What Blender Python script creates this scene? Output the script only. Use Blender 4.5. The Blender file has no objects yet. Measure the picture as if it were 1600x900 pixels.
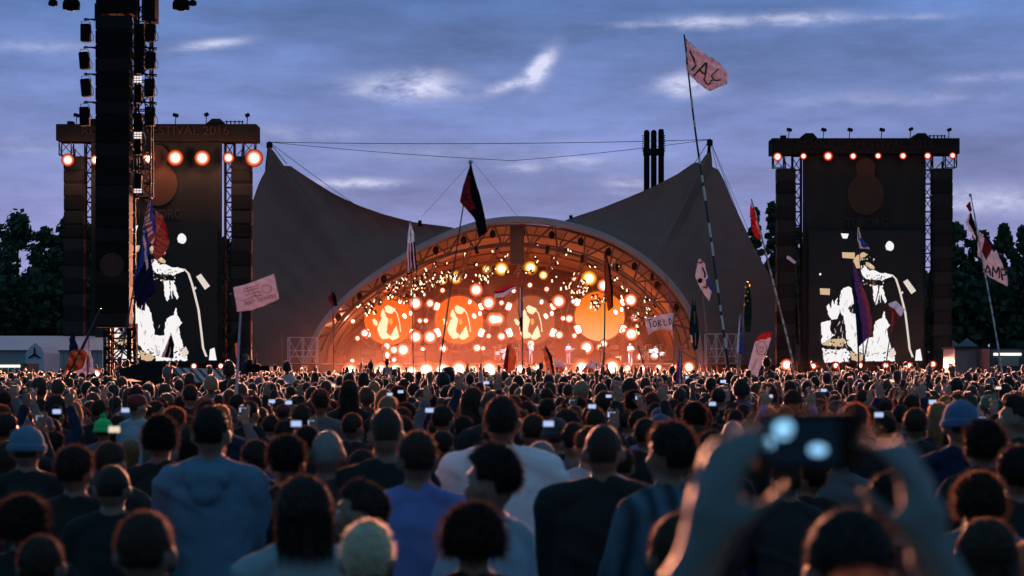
import bpy, bmesh, math, random
import numpy as np
from mathutils import Vector, Matrix, noise
from math import pi, sin, cos, radians
random.seed(7); rng = np.random.default_rng(7)
scn = bpy.context.scene
COL = scn.collection
# ---------------------------------------------------------------- camera, world, light, exposure
F = 3200.0; CX = 800.0; HY = 572.0; CAMZ = 2.1      # focal length in photo pixels, horizon row, eye height
def P(px, py, d):
    return Vector(((px - CX) / F * d, d, CAMZ + (HY - py) / F * d))
cam = bpy.data.cameras.new('camera'); camo = bpy.data.objects.new('camera', cam); COL.objects.link(camo)
camo.location = (0, 0, CAMZ); camo.rotation_euler = (radians(90), 0, 0)
cam.sensor_width = 36; cam.lens = 72; cam.shift_y = (HY - 450) / 1600
cam.clip_start = 0.1; cam.clip_end = 6000
cam.dof.use_dof = True; cam.dof.focus_distance = 90; cam.dof.aperture_fstop = 3.9
scn.camera = camo
scn.view_settings.view_transform = 'Standard'; scn.view_settings.look = 'None'
scn.view_settings.gamma = 1; scn.view_settings.exposure = 0.0
scn.cycles.use_denoising = True
scn.cycles.max_bounces = 5; scn.cycles.diffuse_bounces = 2; scn.cycles.glossy_bounces = 2
scn.cycles.transmission_bounces = 2; scn.cycles.volume_bounces = 0; scn.cycles.transparent_max_bounces = 6
scn.cycles.sample_clamp_indirect = 3.0; scn.cycles.sample_clamp_direct = 0
scn.cycles.caustics_reflective = False; scn.cycles.caustics_refractive = False

class NT:
    """tiny helper that chains shader nodes"""
    def __init__(s, tree): s.t = tree; s.n = tree.nodes; s.l = tree.links
    def new(s, typ, **kw):
        n = s.n.new(typ)
        for k, v in kw.items(): setattr(n, k, v)
        return n
    def put(s, sock, v):
        if hasattr(v, 'links') or isinstance(v, bpy.types.NodeSocket): s.l.new(v, sock)
        else: sock.default_value = v
    def m(s, op, a, b=0.0, c=None, clamp=False):
        n = s.new('ShaderNodeMath', operation=op, use_clamp=clamp)
        s.put(n.inputs[0], a); s.put(n.inputs[1], b)
        if c is not None: s.put(n.inputs[2], c)
        return n.outputs[0]
    def mix(s, f, a, b):
        n = s.new('ShaderNodeMix', data_type='RGBA'); s.put(n.inputs[0], f); s.put(n.inputs[6], a); s.put(n.inputs[7], b)
        return n.outputs[2]
    def noise(s, vec, scale, detail=4, rough=0.55, out=0):
        n = s.new('ShaderNodeTexNoise'); n.inputs['Scale'].default_value = scale
        n.inputs['Detail'].default_value = detail; n.inputs['Roughness'].default_value = rough
        if vec is not None: s.l.new(vec, n.inputs['Vector'])
        return n.outputs[out]
    def ramp(s, f, stops):
        n = s.new('ShaderNodeValToRGB'); e = n.color_ramp.elements
        while len(e) < len(stops): e.new(0.5)
        for q, (p, c) in zip(e, stops): q.position = p; q.color = (*c, 1)
        s.l.new(f, n.inputs[0]); return n.outputs[0]

def srgb(r, g, b):
    f = lambda c: (c / 255 / 12.92) if c / 255 <= .04045 else ((c / 255 + .055) / 1.055) ** 2.4
    return (f(r), f(g), f(b))

world = bpy.data.worlds.new("World"); scn.world = world; world.use_nodes = True
world.node_tree.nodes.clear(); W = NT(world.node_tree)
tc = W.new('ShaderNodeTexCoord'); sep = W.new('ShaderNodeSeparateXYZ'); W.l.new(tc.outputs['Generated'], sep.inputs[0])
X, Y, Z = sep.outputs
Zc = W.m('MAXIMUM', Z, 0.001)
az = W.m('ARCTAN2', X, Y)                       # azimuth, 0 towards the stage
hyp = W.m('SQRT', W.m('ADD', W.m('MULTIPLY', X, X), W.m('MULTIPLY', Y, Y)))
el = W.m('ARCTAN2', Z, hyp)
comb = W.new('ShaderNodeCombineXYZ')
W.l.new(W.m('MULTIPLY', az, 9.0), comb.inputs[0]); W.l.new(W.m('MULTIPLY', el, 34.0), comb.inputs[1])
n1 = W.noise(comb.outputs[0], 1.6, 8, 0.66)
comb2 = W.new('ShaderNodeCombineXYZ')
W.l.new(W.m('ADD', W.m('MULTIPLY', az, 3.1), 4.0), comb2.inputs[0]); W.l.new(W.m('MULTIPLY', el, 15.0), comb2.inputs[1])
n2 = W.noise(comb2.outputs[0], 1.0, 5, 0.55)
base = W.ramp(W.m('MULTIPLY', el, 1 / 0.42), [(0.0, srgb(150, 146, 190)), (0.14, srgb(137, 140, 189)), (0.28, srgb(114, 130, 184)), (0.42, srgb(90, 119, 175)), (1.0, srgb(70, 106, 160))])
shade = W.m('MULTIPLY_ADD', n2, 1.35, 0.33)
shade = W.m('MULTIPLY', shade, 1.0); shade = W.m('MULTIPLY', shade, W.m('MULTIPLY_ADD', n1, 1.0, 0.50))
vm = W.new('ShaderNodeVectorMath', operation='SCALE'); W.l.new(base, vm.inputs[0]); W.l.new(shade, vm.inputs['Scale'])
# bright rifts in the cloud deck, set by compass direction and elevation (radians)
wu = W.m('MULTIPLY', W.m('SUBTRACT', n1, 0.5), 0.022)
def rift(px, py, sx, sy, amp, tilt=0.0):
    u0 = math.atan((px - CX) / F); v0 = math.atan((HY - py) / F)
    du = W.m('ADD', W.m('SUBTRACT', az, u0), wu)
    dv = W.m('SUBTRACT', W.m('SUBTRACT', el, v0), W.m('MULTIPLY', du, tilt))
    dv = W.m('ADD', dv, W.m('MULTIPLY', wu, 0.35))
    a = W.m('MULTIPLY', W.m('POWER', W.m('ABSOLUTE', W.m('DIVIDE', du, sx / F)), 2.0), -1)
    b = W.m('POWER', W.m('ABSOLUTE', W.m('DIVIDE', dv, sy / F)), 2.0)
    return W.m('MULTIPLY', W.m('EXPONENT', W.m('SUBTRACT', a, b)), amp)
tot = None
for r in [(632, 138, 75, 15, .95), (660, 118, 45, 10, .4), (848, 105, 22, 20, .9, .8), (800, 132, 40, 8, .6, .3), (325, 76, 50, 7, .75, .15), (562, 288, 60, 8, .8), (1100, 36, 60, 9, .55),
          (1250, 33, 75, 9, .5), (1075, 132, 40, 16, .8), (900, 252, 55, 8, .5), (820, 263, 28, 6, .45), (985, 288, 35, 12, .45), (1545, 318, 95, 20, .5), (1420, 36, 60, 6, .25),
          (80, 85, 90, 10, .2), (985, 40, 40, 5, .25), (60, 235, 80, 14, .15), (700, 240, 160, 14, .14), (1400, 160, 160, 12, .15), (450, 210, 120, 10, .2), (1550, 130, 60, 8, .2)]:
    g = rift(*r); tot = g if tot is None else W.m('ADD', tot, g)
comb3 = W.new('ShaderNodeCombineXYZ'); W.l.new(W.m('MULTIPLY', az, 46.0), comb3.inputs[0]); W.l.new(W.m('MULTIPLY', el, 95.0), comb3.inputs[1]); n3 = W.noise(comb3.outputs[0], 1.0, 6, 0.62)
ridge = W.m('MULTIPLY', W.m('MULTIPLY_ADD', n1, 3.4, -0.85, clamp=True), W.m('MULTIPLY_ADD', n3, 4.2, -1.35, clamp=True))
tot = W.m('MULTIPLY', tot, 1.5)
tot = W.m('MULTIPLY', tot, ridge, clamp=True)
skyc = W.mix(tot, vm.outputs[0], (*srgb(206, 208, 236), 1))
nis = W.new('ShaderNodeTexSky', sky_type='NISHITA', sun_disc=False)
nis.sun_elevation = radians(1.0); nis.sun_rotation = radians(200)
addn = W.new('ShaderNodeMix', data_type='RGBA', blend_type='ADD'); addn.inputs[0].default_value = 0.006
W.l.new(skyc, addn.inputs[6]); W.l.new(nis.outputs[0], addn.inputs[7])
bg = W.new('ShaderNodeBackground'); bg.inputs[1].default_value = 1.12
# the afterglow is in front of the camera: the sky behind it and overhead is darker
hx = W.m('DIVIDE', Y, W.m('MAXIMUM', hyp, 0.001));
zen = W.m('MULTIPLY_ADD', W.m('MULTIPLY', W.m('SUBTRACT', el, 0.22), 1.0, clamp=True), -0.75, 1.0)
dk = W.m('MAXIMUM', W.m('MULTIPLY', W.m('MINIMUM', W.m('MULTIPLY_ADD', hx, 0.5, 0.75), 1.0), zen), 0.66)
vs = W.new('ShaderNodeVectorMath', operation='SCALE'); tealf = W.m('MULTIPLY', W.m('SUBTRACT', 1.0, dk), 2.4, clamp=True); tl = W.mix(tealf, addn.outputs[2], (*srgb(80, 136, 164), 1)); W.l.new(tl, vs.inputs[0]); W.l.new(dk, vs.inputs['Scale']); W.l.new(vs.outputs[0], bg.inputs[0])
wo = W.new('ShaderNodeOutputWorld'); W.l.new(bg.outputs[0], wo.inputs[0])

sund = bpy.data.lights.new('sun', 'SUN'); sund.energy = 0.06; sund.angle = radians(12); sund.color = (0.85, 0.9, 1.0)
suno = bpy.data.objects.new('sun', sund); COL.objects.link(suno); suno.rotation_euler = (radians(60), 0, radians(20))

# ---------------------------------------------------------------- materials
MATS = {}
def mat(name, col, rough=0.8, metal=0.0, var=0.15, scale=4.0, bump=0.0, sheen=0.0, spec=0.3, objcol=False, coord='Object', sss=0.0):
    if name in MATS: return MATS[name]
    m = bpy.data.materials.new(name); m.use_nodes = True; m.node_tree.nodes.clear(); T = NT(m.node_tree)
    tcn = T.new('ShaderNodeTexCoord'); v = tcn.outputs[coord]
    nz = T.noise(v, scale, 4, 0.6)
    if objcol:
        c = T.new('ShaderNodeObjectInfo').outputs['Color']
    else:
        c = (*col, 1)
    k = T.m('MULTIPLY_ADD', nz, 2 * var, 1 - var)
    s = T.new('ShaderNodeVectorMath', operation='SCALE'); T.put(s.inputs[0], c if objcol else col); T.l.new(k, s.inputs['Scale'])
    b = T.new('ShaderNodeBsdfPrincipled'); T.l.new(s.outputs[0], b.inputs['Base Color'])
    b.inputs['Roughness'].default_value = rough; b.inputs['Metallic'].default_value = metal
    b.inputs['Specular IOR Level'].default_value = spec
    if sheen:
        b.inputs['Sheen Weight'].default_value = sheen; b.inputs['Sheen Roughness'].default_value = 0.45
    if sss: b.inputs['Subsurface Weight'].default_value = sss; b.inputs['Subsurface Scale'].default_value = 0.01
    if bump:
        bn = T.new('ShaderNodeBump'); bn.inputs['Strength'].default_value = bump; bn.inputs['Distance'].default_value = 0.02
        T.l.new(T.noise(v, scale * 9, 3, 0.6), bn.inputs['Height']); T.l.new(bn.outputs[0], b.inputs['Normal'])
    o = T.new('ShaderNodeOutputMaterial'); T.l.new(b.outputs[0], o.inputs[0])
    MATS[name] = m; return m
def emat(name, col, strength, sample=False):
    if name in MATS: return MATS[name]
    m = bpy.data.materials.new(name); m.use_nodes = True; m.node_tree.nodes.clear(); T = NT(m.node_tree)
    e = T.new('ShaderNodeEmission'); e.inputs[0].default_value = (*col, 1); e.inputs[1].default_value = strength
    o = T.new('ShaderNodeOutputMaterial'); T.l.new(e.outputs[0], o.inputs[0])
    if not sample: m.cycles.emission_sampling = 'NONE'
    MATS[name] = m; return m
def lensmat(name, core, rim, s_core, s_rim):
    """a lamp face: hot filament in the middle, painted glow halo fading round it"""
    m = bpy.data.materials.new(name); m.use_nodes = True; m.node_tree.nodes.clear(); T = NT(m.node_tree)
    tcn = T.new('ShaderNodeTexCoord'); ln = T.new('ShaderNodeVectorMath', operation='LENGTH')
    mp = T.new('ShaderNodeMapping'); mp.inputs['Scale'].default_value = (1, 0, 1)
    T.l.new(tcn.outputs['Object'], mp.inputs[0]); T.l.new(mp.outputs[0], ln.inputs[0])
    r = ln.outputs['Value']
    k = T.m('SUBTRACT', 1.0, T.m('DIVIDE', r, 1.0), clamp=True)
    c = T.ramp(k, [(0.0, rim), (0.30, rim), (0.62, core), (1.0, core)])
    st = T.m('ADD', T.m('MULTIPLY', T.m('POWER', k, 4.5), s_core * 3), T.m('MULTIPLY', T.m('MULTIPLY', k, 3.0, clamp=True), s_rim))  # the outer falloff paints the lamp's glow halo into its face
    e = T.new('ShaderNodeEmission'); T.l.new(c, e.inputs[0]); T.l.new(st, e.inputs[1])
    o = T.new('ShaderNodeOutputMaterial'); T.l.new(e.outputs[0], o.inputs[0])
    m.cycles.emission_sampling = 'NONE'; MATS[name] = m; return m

# ---------------------------------------------------------------- mesh builder and object helpers
class MB:
    def __init__(s): s.v = []; s.f = []; s.m = []
    def add(s, vs, fs, mi=0):
        o = len(s.v); s.v.extend([tuple(x) for x in vs]); s.f.extend([tuple(o + i for i in f) for f in fs]); s.m.extend([mi] * len(fs)); return s
    def box(s, c, size, rot=None, mi=0):
        c = Vector(c); hx, hy, hz = size[0] / 2, size[1] / 2, size[2] / 2
        R = rot if rot is not None else Matrix.Identity(3)
        vs = [c + R @ Vector((a * hx, b * hy, d * hz)) for a in (-1, 1) for b in (-1, 1) for d in (-1, 1)]
        return s.add(vs, [(0, 1, 3, 2), (4, 6, 7, 5), (0, 4, 5, 1), (2, 3, 7, 6), (0, 2, 6, 4), (1, 5, 7, 3)], mi)
    def bevbox(s, c, size, b, rot=None, mi=0):
        c = Vector(c); R = rot if rot is not None else Matrix.Identity(3)
        hx, hy, hz = [q / 2 for q in size]; ring = [(hx - b, hy), (hx, hy - b), (hx, -hy + b), (hx - b, -hy), (-hx + b, -hy), (-hx, -hy + b), (-hx, hy - b), (-hx + b, hy)]
        vs = []
        for z, k in ((-hz, 1 - b / max(hx, hy)), (-hz + b, 1), (hz - b, 1), (hz, 1 - b / max(hx, hy))):
            vs += [c + R @ Vector((x * k, y * k, z)) for x, y in ring]
        fs = [tuple(range(8))] + [tuple(range(24, 32))[::-1]]
        for r in range(3):
            for i in range(8): j = (i + 1) % 8; fs.append((r * 8 + i, r * 8 + 8 + i, r * 8 + 8 + j, r * 8 + j))
        return s.add(vs, fs, mi)
    def tube(s, pts, rad, n=8, mi=0, cap=True, squash=1.0, up=None):
        pts = [Vector(p) for p in pts]
        if not hasattr(rad, '__len__'): rad = [rad] * len(pts)
        vs = []; N = len(pts); prev = None
        for i, p in enumerate(pts):
            t = (pts[min(i + 1, N - 1)] - pts[max(i - 1, 0)])
            if t.length < 1e-9: t = Vector((0, 0, 1))
            t.normalize()
            if prev is None:
                a = Vector(up) if up else (Vector((0, 0, 1)) if abs(t.z) < 0.9 else Vector((0, 1, 0)))
                u = t.cross(a).normalized()
            else:
                u = (prev - t * prev.dot(t)).normalized()
            prev = u; w = t.cross(u)
            for k in range(n):
                an = 2 * pi * k / n; vs.append(p + (u * cos(an) + w * sin(an) * squash) * rad[i])
        fs = []
        for i in range(N - 1):
            for k in range(n):
                j = (k + 1) % n; fs.append((i * n + k, i * n + j, (i + 1) * n + j, (i + 1) * n + k))
        if cap: fs.append(tuple(range(n))[::-1]); fs.append(tuple(range((N - 1) * n, N * n)))
        return s.add(vs, fs, mi)
    def capsule(s, p0, p1, r0, r1, n=12, squash=1.0, up=None):
        p0 = Vector(p0); p1 = Vector(p1); t = (p1 - p0); t = t.normalized() if t.length > 1e-9 else Vector((0, 0, 1))
        pts = []; rr = []
        for a in (90, 65, 40, 18): pts.append(p0 - t * r0 * sin(radians(a))); rr.append(max(r0 * cos(radians(a)), r0 * .05))
        for k in (0, .33, .66, 1): pts.append(p0.lerp(p1, k)); rr.append(r0 + (r1 - r0) * k)
        for a in (18, 40, 65, 90): pts.append(p1 + t * r1 * sin(radians(a))); rr.append(max(r1 * cos(radians(a)), r1 * .05))
        return s.tube(pts, rr, n, squash=squash, up=up)
    def ell(s, c, r, nu=16, nv=10, mi=0, rot=None):
        c = Vector(c); vs = []; fs = []; R = rot if rot is not None else Matrix.Identity(3)
        for i in range(nv + 1):
            th = pi * i / nv; th = max(0.02, min(pi - 0.02, th))
            for k in range(nu):
                ph = 2 * pi * k / nu
                vs.append(c + R @ Vector((r[0] * sin(th) * cos(ph), r[1] * sin(th) * sin(ph), r[2] * cos(th))))
        for i in range(nv):
            for k in range(nu):
                j = (k + 1) % nu; fs.append((i * nu + k, (i + 1) * nu + k, (i + 1) * nu + j, i * nu + j))
        fs.append(tuple(range(nu))); fs.append(tuple(range(nv * nu, nv * nu + nu))[::-1])
        return s.add(vs, fs, mi)
    def loft(s, rings, n=16, mi=0):
        """rings: (z, rx, ry, cx, cy)"""
        vs = []; fs = []
        for z, rx, ry, cx, cy in rings:
            for k in range(n):
                a = 2 * pi * k / n; vs.append((cx + rx * cos(a), cy + ry * sin(a), z))
        for i in range(len(rings) - 1):
            for k in range(n):
                j = (k + 1) % n; fs.append((i * n + k, i * n + j, (i + 1) * n + j, (i + 1) * n + k))
        fs.append(tuple(range(n))[::-1]); fs.append(tuple(range((len(rings) - 1) * n, len(rings) * n)))
        return s.add(vs, fs, mi)
    def prism(s, outline, thick, mi=0):
        """outline of 3-D points in a plane facing -Y; thickness runs to +Y"""
        n = len(outline); fr = [Vector(p) for p in outline]; bk = [p + Vector((0, thick, 0)) for p in fr]
        fs = [tuple(range(n)), tuple(range(n, 2 * n))[::-1]]
        for i in range(n): j = (i + 1) % n; fs.append((i, n + i, n + j, j))
        return s.add(fr + bk, fs, mi)
    def disc(s, c, r, thick, n=32, mi=0, sx=1.0):
        c = Vector(c); return s.prism([c + Vector((cos(2 * pi * k / n) * r * sx, 0, sin(2 * pi * k / n) * r)) for k in range(n)], thick, mi)
    def grid(s, rows, mi=0, closed=False):
        nr = len(rows); nc = len(rows[0]); vs = [p for r in rows for p in r]; fs = []
        for i in range(nr - 1):
            for k in range(nc - 1): fs.append((i * nc + k, i * nc + k + 1, (i + 1) * nc + k + 1, (i + 1) * nc + k))
        return s.add(vs, fs, mi)
    def truss(s, a, b, w, r=0.03, step=None, n=5, mi=0, tri=False):
        """square lattice girder between two points"""
        a = Vector(a); b = Vector(b); t = (b - a).normalized(); L = (b - a).length
        u = t.cross(Vector((0, 1, 0)) if abs(t.y) < .9 else Vector((0, 0, 1))).normalized(); v = t.cross(u)
        cs = [(u * x + v * y) * w / 2 for x, y in ((-1, -1), (1, -1), (1, 1), (-1, 1))]
        for c in cs: s.tube([a + c, b + c], r, n, mi)
        k = max(1, int(round(L / (step or w * 1.2)))); 
        for i in range(k):
            p = a + t * (L * i / k); q = a + t * (L * (i + 1) / k)
            for j in range(4):
                c0, c1 = cs[j], cs[(j + 1) % 4]
                if i % 2: c0, c1 = c1, c0
                s.tube([p + c0, q + c1], r * .6, 4, mi, cap=False); s.tube([p + c0, p + c1], r * .6, 4, mi, cap=False)
        return s
    def mesh(s, name, mats, smooth=True):
        me = bpy.data.meshes.new(name); me.from_pydata(s.v, [], s.f)
        for m in (mats if isinstance(mats, (list, tuple)) else [mats]): me.materials.append(m)
        if any(s.m): me.polygons.foreach_set('material_index', s.m)
        if smooth:
            me.polygons.foreach_set('use_smooth', [True] * len(s.f))
            try: me.set_sharp_from_angle(angle=radians(38))
            except Exception: pass
        me.update(); return me
    def build(s, name, mats, parent=None, at=None, smooth=True):
        """one object; with a parent, vertices given in the parent's frame; 'at' recentres the mesh on that point"""
        me = s.mesh(name, mats, smooth)
        o = bpy.data.objects.new(name, me); COL.objects.link(o)
        if at is not None:
            me.transform(Matrix.Translation(-Vector(at))); o.location = at
        if parent is not None: o.parent = parent
        return o
def lab(o, label, cat, group=None):
    o['label'] = label; o['category'] = cat
    if group: o['group'] = group
    return o
def struct(o): o['kind'] = 'structure'; return o
def thing(name, loc, label, cat, group=None, rz=0.0):
    o = bpy.data.objects.new(name, None); COL.objects.link(o); o.location = loc; o.rotation_euler = (0, 0, rz)
    o.empty_display_size = .2
    return lab(o, label, cat, group)
def local(mb, root):
    """shift world-space vertices into the frame of an unrotated root"""
    L = root.location; mb.v = [(x - L[0], y - L[1], z - L[2]) for x, y, z in mb.v]; return mb
def copy_tree(o, parent=None):
    c = o.copy(); COL.objects.link(c); c.parent = parent
    for ch in list(o.children): copy_tree(ch, c)
    return c

black = mat('black_paint', (0.010, 0.011, 0.012), 0.9, var=.3, spec=.05)
dark_cloth = mat('dark_cloth', (0.018, 0.02, 0.021), 0.95, var=.25, scale=.6, bump=.2, spec=.04)
steel = mat('steel', (0.30, 0.30, 0.31), 0.4, 0.7)
dark_steel = mat('dark_steel', (0.03, 0.03, 0.032), 0.7, 0.0, spec=.15)
canvas = mat('canvas', (0.26, 0.125, 0.105), 0.85, var=.22, scale=.35, bump=.3)
band = mat('arch_band', (0.36, 0.32, 0.34), 0.8, var=.08, scale=.3)
pvc = mat('white_pvc', (0.62, 0.60, 0.62), 0.6, var=.06)
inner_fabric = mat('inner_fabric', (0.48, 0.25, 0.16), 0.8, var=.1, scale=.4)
wallred = mat('stage_drape', (0.11, 0.03, 0.026), 0.9, var=.3, scale=.5, bump=.3)
deckm = mat('stage_deck', (0.05, 0.045, 0.045), 0.7)
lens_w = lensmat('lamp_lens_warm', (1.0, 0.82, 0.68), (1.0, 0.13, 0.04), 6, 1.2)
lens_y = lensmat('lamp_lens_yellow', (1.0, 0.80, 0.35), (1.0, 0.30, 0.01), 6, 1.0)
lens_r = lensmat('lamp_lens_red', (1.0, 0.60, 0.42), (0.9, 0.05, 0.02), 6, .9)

# ---------------------------------------------------------------- ground
g = MB(); n = 40
def gz(y):
    'the field dips gently towards the stage and levels out again at its foot'
    q = lambda a, b: (lambda t: t * t * (3 - 2 * t))(min(1, max(0, (y - a) / (b - a))))
    return -0.30 * (q(66, 120) - q(161, 169))
ys_ = sorted(list(np.linspace(-60, 60, 13)) + list(np.linspace(64, 172, 40)) + list(np.linspace(190, 3000, 26)))
g.grid([[(x, y, gz(y)) for x in np.linspace(-1500, 1500, 31)] for y in ys_])
grass_m = mat('trodden_grass', (0.045, 0.05, 0.03), 0.95, var=.5, scale=.8, bump=.4)
struct(g.build('ground', grass_m))
# ---------------------------------------------------------------- trees behind the field
bark = mat('bark', (0.06, 0.05, 0.04), 0.9, var=.3)
leaf = mat('leaves', (0.045, 0.065, 0.035), 0.7, var=.45, scale=.35)
leafs = [leaf, mat('leaves_dark', (0.03, 0.05, 0.03), 0.7, var=.45, scale=.35)]
def tree(px, top, d, wpx, label, conical=False, n=4400, group='trees along the edge of the field'):
    base = Vector(((px - CX) / F * d, d, 0)); Hh = CAMZ + (HY - top) / F * d; Rr = wpx / F * d / 2
    t = thing('tree', base, label, 'tree', group)
    tb = MB(); tb.tube([(0, 0, 0), (.1, 0, Hh * .3), (-.1, .1, Hh * .6), (0, 0, Hh * .93)], [Rr * .09 + .12, Rr * .07 + .1, Rr * .045 + .06, .04], 8)
    limbs = []
    for k in range(12):
        a = random.uniform(0, 2 * pi); z0 = Hh * random.uniform(.22, .75); L = Rr * random.uniform(.5, .95) * (1 - (z0 / Hh) ** 2 * .6)
        e = Vector((cos(a) * L, sin(a) * L, z0 + L * random.uniform(.35, .9))); limbs.append(e)
        tb.tube([(0, 0, z0), (e.x * .5, e.y * .5, z0 + (e.z - z0) * .4), e], [.13, .09, .04], 6)
    tb.build('trunk', bark, t)
    # leaf clumps: centres filled through the crown volume
    cl = []
    nc = 46
    for k in range(nc):
        f = k / nc; z = Hh * (.2 + .78 * f)
        prof = (1 - f) ** .8 + .08 if conical else math.sqrt(max(0.05, 1 - (2 * f - .85) ** 2 * .75))
        if f > .85: prof *= .55
        a = k * 2.4 + random.random(); q = Rr * prof * random.uniform(.25, .95)
        cl.append((Vector((cos(a) * q, sin(a) * q, z)), Rr * random.uniform(.2, .4) * (1 if not conical else .7)))
    cl += [(e, Rr * .3) for e in limbs]
    m = MB(); per = n // len(cl)
    for c, r in cl:
        for k in range(per):
            dv = Vector((random.gauss(0, 1), random.gauss(0, 1), random.gauss(0, .8))); dv = dv.normalized() * r * random.random() ** .4
            p = c + dv; s = random.uniform(.2, .48)
            nrm = (dv.normalized() + Vector((random.uniform(-1, 1), random.uniform(-1, 1), random.uniform(-1, 1))) * .9).normalized()
            u = nrm.orthogonal().normalized() * s; v = nrm.cross(u.normalized()) * s * .7
            m.add([p - u, p + v, p + u, p - v], [(0, 1, 2, 3)])
    m.build('crown', leafs[random.random() < .5], t, smooth=False)
TR = [(-20, 325, 255, 90, 'bushy tree cut by the left edge of the picture'), (28, 332, 250, 95, 'round broad tree leftmost behind the white tents'),
      (70, 352, 258, 70, 'lower round tree between the two taller trees at far left'), (103, 338, 246, 60, 'dark tree rising just left of the left speaker column'),
      (140, 350, 262, 80, 'dark tree seen in the gap beside the left speaker column'), (346, 372, 250, 90, 'tree showing in the slit beside the left video wall'),
      (1180, 318, 244, 44, 'pointed tree just right of the tent canopy edge'), (1206, 309, 252, 50, 'taller pointed tree against the right speaker column'),
      (1240, 352, 262, 70, 'tree seen in the slit beside the right video wall'), (1496, 345, 252, 52, 'tree just right of the right speaker column'),
      (1530, 358, 258, 60, 'tree behind the decorated flagpole at right'), (1568, 346, 248, 56, 'round tree near the right edge'), (1600, 350, 252, 50, 'dark tree cut by the right edge of the picture'),
      (1640, 352, 255, 70, 'tree beyond the right edge with only its branch tips in view')]
for i, (px, top, d, w, l) in enumerate(TR[:-1]): tree(px, top, d, w, l, conical=(px in (1180, 1206)))
hedge = MB()
for k in range(36000):
    sx = random.random(); x = -95 + sx * 190
    z = random.random() ** .8 * (13.0 + 2.2 * noise.noise((x * .12, 3, 0)) + 1.5 * noise.noise((x * .4, 8, 0))); yy = 240 + random.random() * 9
    s = random.uniform(.3, .6); nrm = Vector((random.gauss(0, 1), -1, random.gauss(0, 1))).normalized(); u = nrm.orthogonal().normalized() * s; v = nrm.cross(u.normalized()) * s
    p = Vector((x, yy, z)); hedge.add([p - u, p + v, p + u, p - v], [(0, 1, 2, 3)])
ho = hedge.build('undergrowth', leafs[1], smooth=False); ho['kind'] = 'stuff'; ho['label'] = 'dark undergrowth filling the foot of the treeline'; ho['category'] = 'bushes'

# ---------------------------------------------------------------- service tents and cabins
def bx(mb, px0, px1, py0, py1, d, depth, mi=0):
    a = P(px0, py0, d); b = P(px1, py1, d)
    return mb.box(((a.x + b.x) / 2, d + depth / 2, (a.z + b.z) / 2), (abs(b.x - a.x), depth, abs(a.z - b.z)), mi=mi)
tent_white = mat('marquee_fabric', (0.62, 0.60, 0.66), .7, var=.12, scale=.5)
glowstrip = emat('lit_sign', (1.0, .86, .70), 1.6)
glowgreen = emat('green_lamp', (.1, 1, .5), 1.5)
D = 150
t = thing('long_white_tent', Vector((P(75, 0, D).x, D, 0)), 'long pale tent behind the crowd at far left', 'tent')
m = MB(); a = P(-60, 0, D).x; b = P(160, 0, D).x; zt = P(0, 547, D).z
m.box(((a + b) / 2, D + 4, zt / 2), (b - a, 8, zt))
local(m, t).build('wall', tent_white, t, smooth=False)
r_ = MB(); r_.grid([[(a - .3, D - .3, zt), (b + .3, D - .3, zt)], [(a - .3, D + 4, zt + 1.1), (b + .3, D + 4, zt + 1.1)], [(a - .3, D + 8.3, zt), (b + .3, D + 8.3, zt)]])
local(r_, t).build('roof', tent_white, t, smooth=False)
t = thing('pavilion', Vector((P(52, 0, 143).x, 143, 0)), 'pale gabled pavilion with a three-bladed emblem in front of the long tent', 'tent')
m = MB(); c = [P(40, 600, 143), P(68, 600, 143), P(69, 552, 143), P(63, 542, 143), P(55, 536, 143), (P(47, 542, 143)), P(40, 552, 143)]
c[0].z = 0; c[1].z = 0; m.prism(c, 5); local(m, t).build('wall', mat('marquee_fabric_blue', (0.55, 0.55, 0.68), .7), t, smooth=False)
m = MB(); cc = P(54, 554, 142.9)
for k in range(3):
    an = pi / 2 + k * 2 * pi / 3; e = cc + Vector((cos(an), 0, sin(an))) * .5; m.tube([cc, e], [.09, .04], 6)
local(m, t).build('emblem', dark_cloth, t)
m = MB(); bx(m, 46, 70, 577, 584, 142.8, .12); local(m, t).build('counter_sign', pvc, t, smooth=False)
t = thing('drinks_booth', Vector((P(16, 0, 138).x, 138, 0)), 'dark booth with a bright strip sign and green light at the left edge', 'booth')
m = MB(); bx(m, -30, 42, 568, 609, 138, 3.5); local(m, t).build('cabin', mat('booth_wall', (.05, .07, .09), .7), t, smooth=False)
m = MB(); bx(m, -12, 31, 570, 574, 137.85, .12); local(m, t).build('strip_sign', glowstrip, t, smooth=False)
m = MB()
for q in (-8, 2, 12, 22, 30): bx(m, q, q + 1, 574, 590, 137.85, .1)
local(m, t).build('posts', pvc, t, smooth=False)
m = MB(); bx(m, -4, 3, 578, 588, 137.9, .08); bx(m, 19, 24, 577, 584, 137.9, .08); local(m, t).build('menu_panel', mat('menu', (.5, .5, .5)), t, smooth=False)
m = MB(); m.ell(P(11, 592, 137.6), (.16, .1, .16), 10, 8); local(m, t).build('green_lamp', glowgreen, t)
t = thing('distant_hall', Vector((P(10, 0, 175).x, 175, 0)), 'low dark hall with roof lights behind the long tent', 'building')
m = MB(); bx(m, -60, 100, 542, 610, 175, 9); local(m, t).build('wall', dark_cloth, t, smooth=False)
m = MB(); [m.ell(P(q, 539, 174.8), (.12, .1, .12), 8, 6) for q in (1, 20)]; local(m, t).build('roof_light', glowstrip, t)
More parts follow.
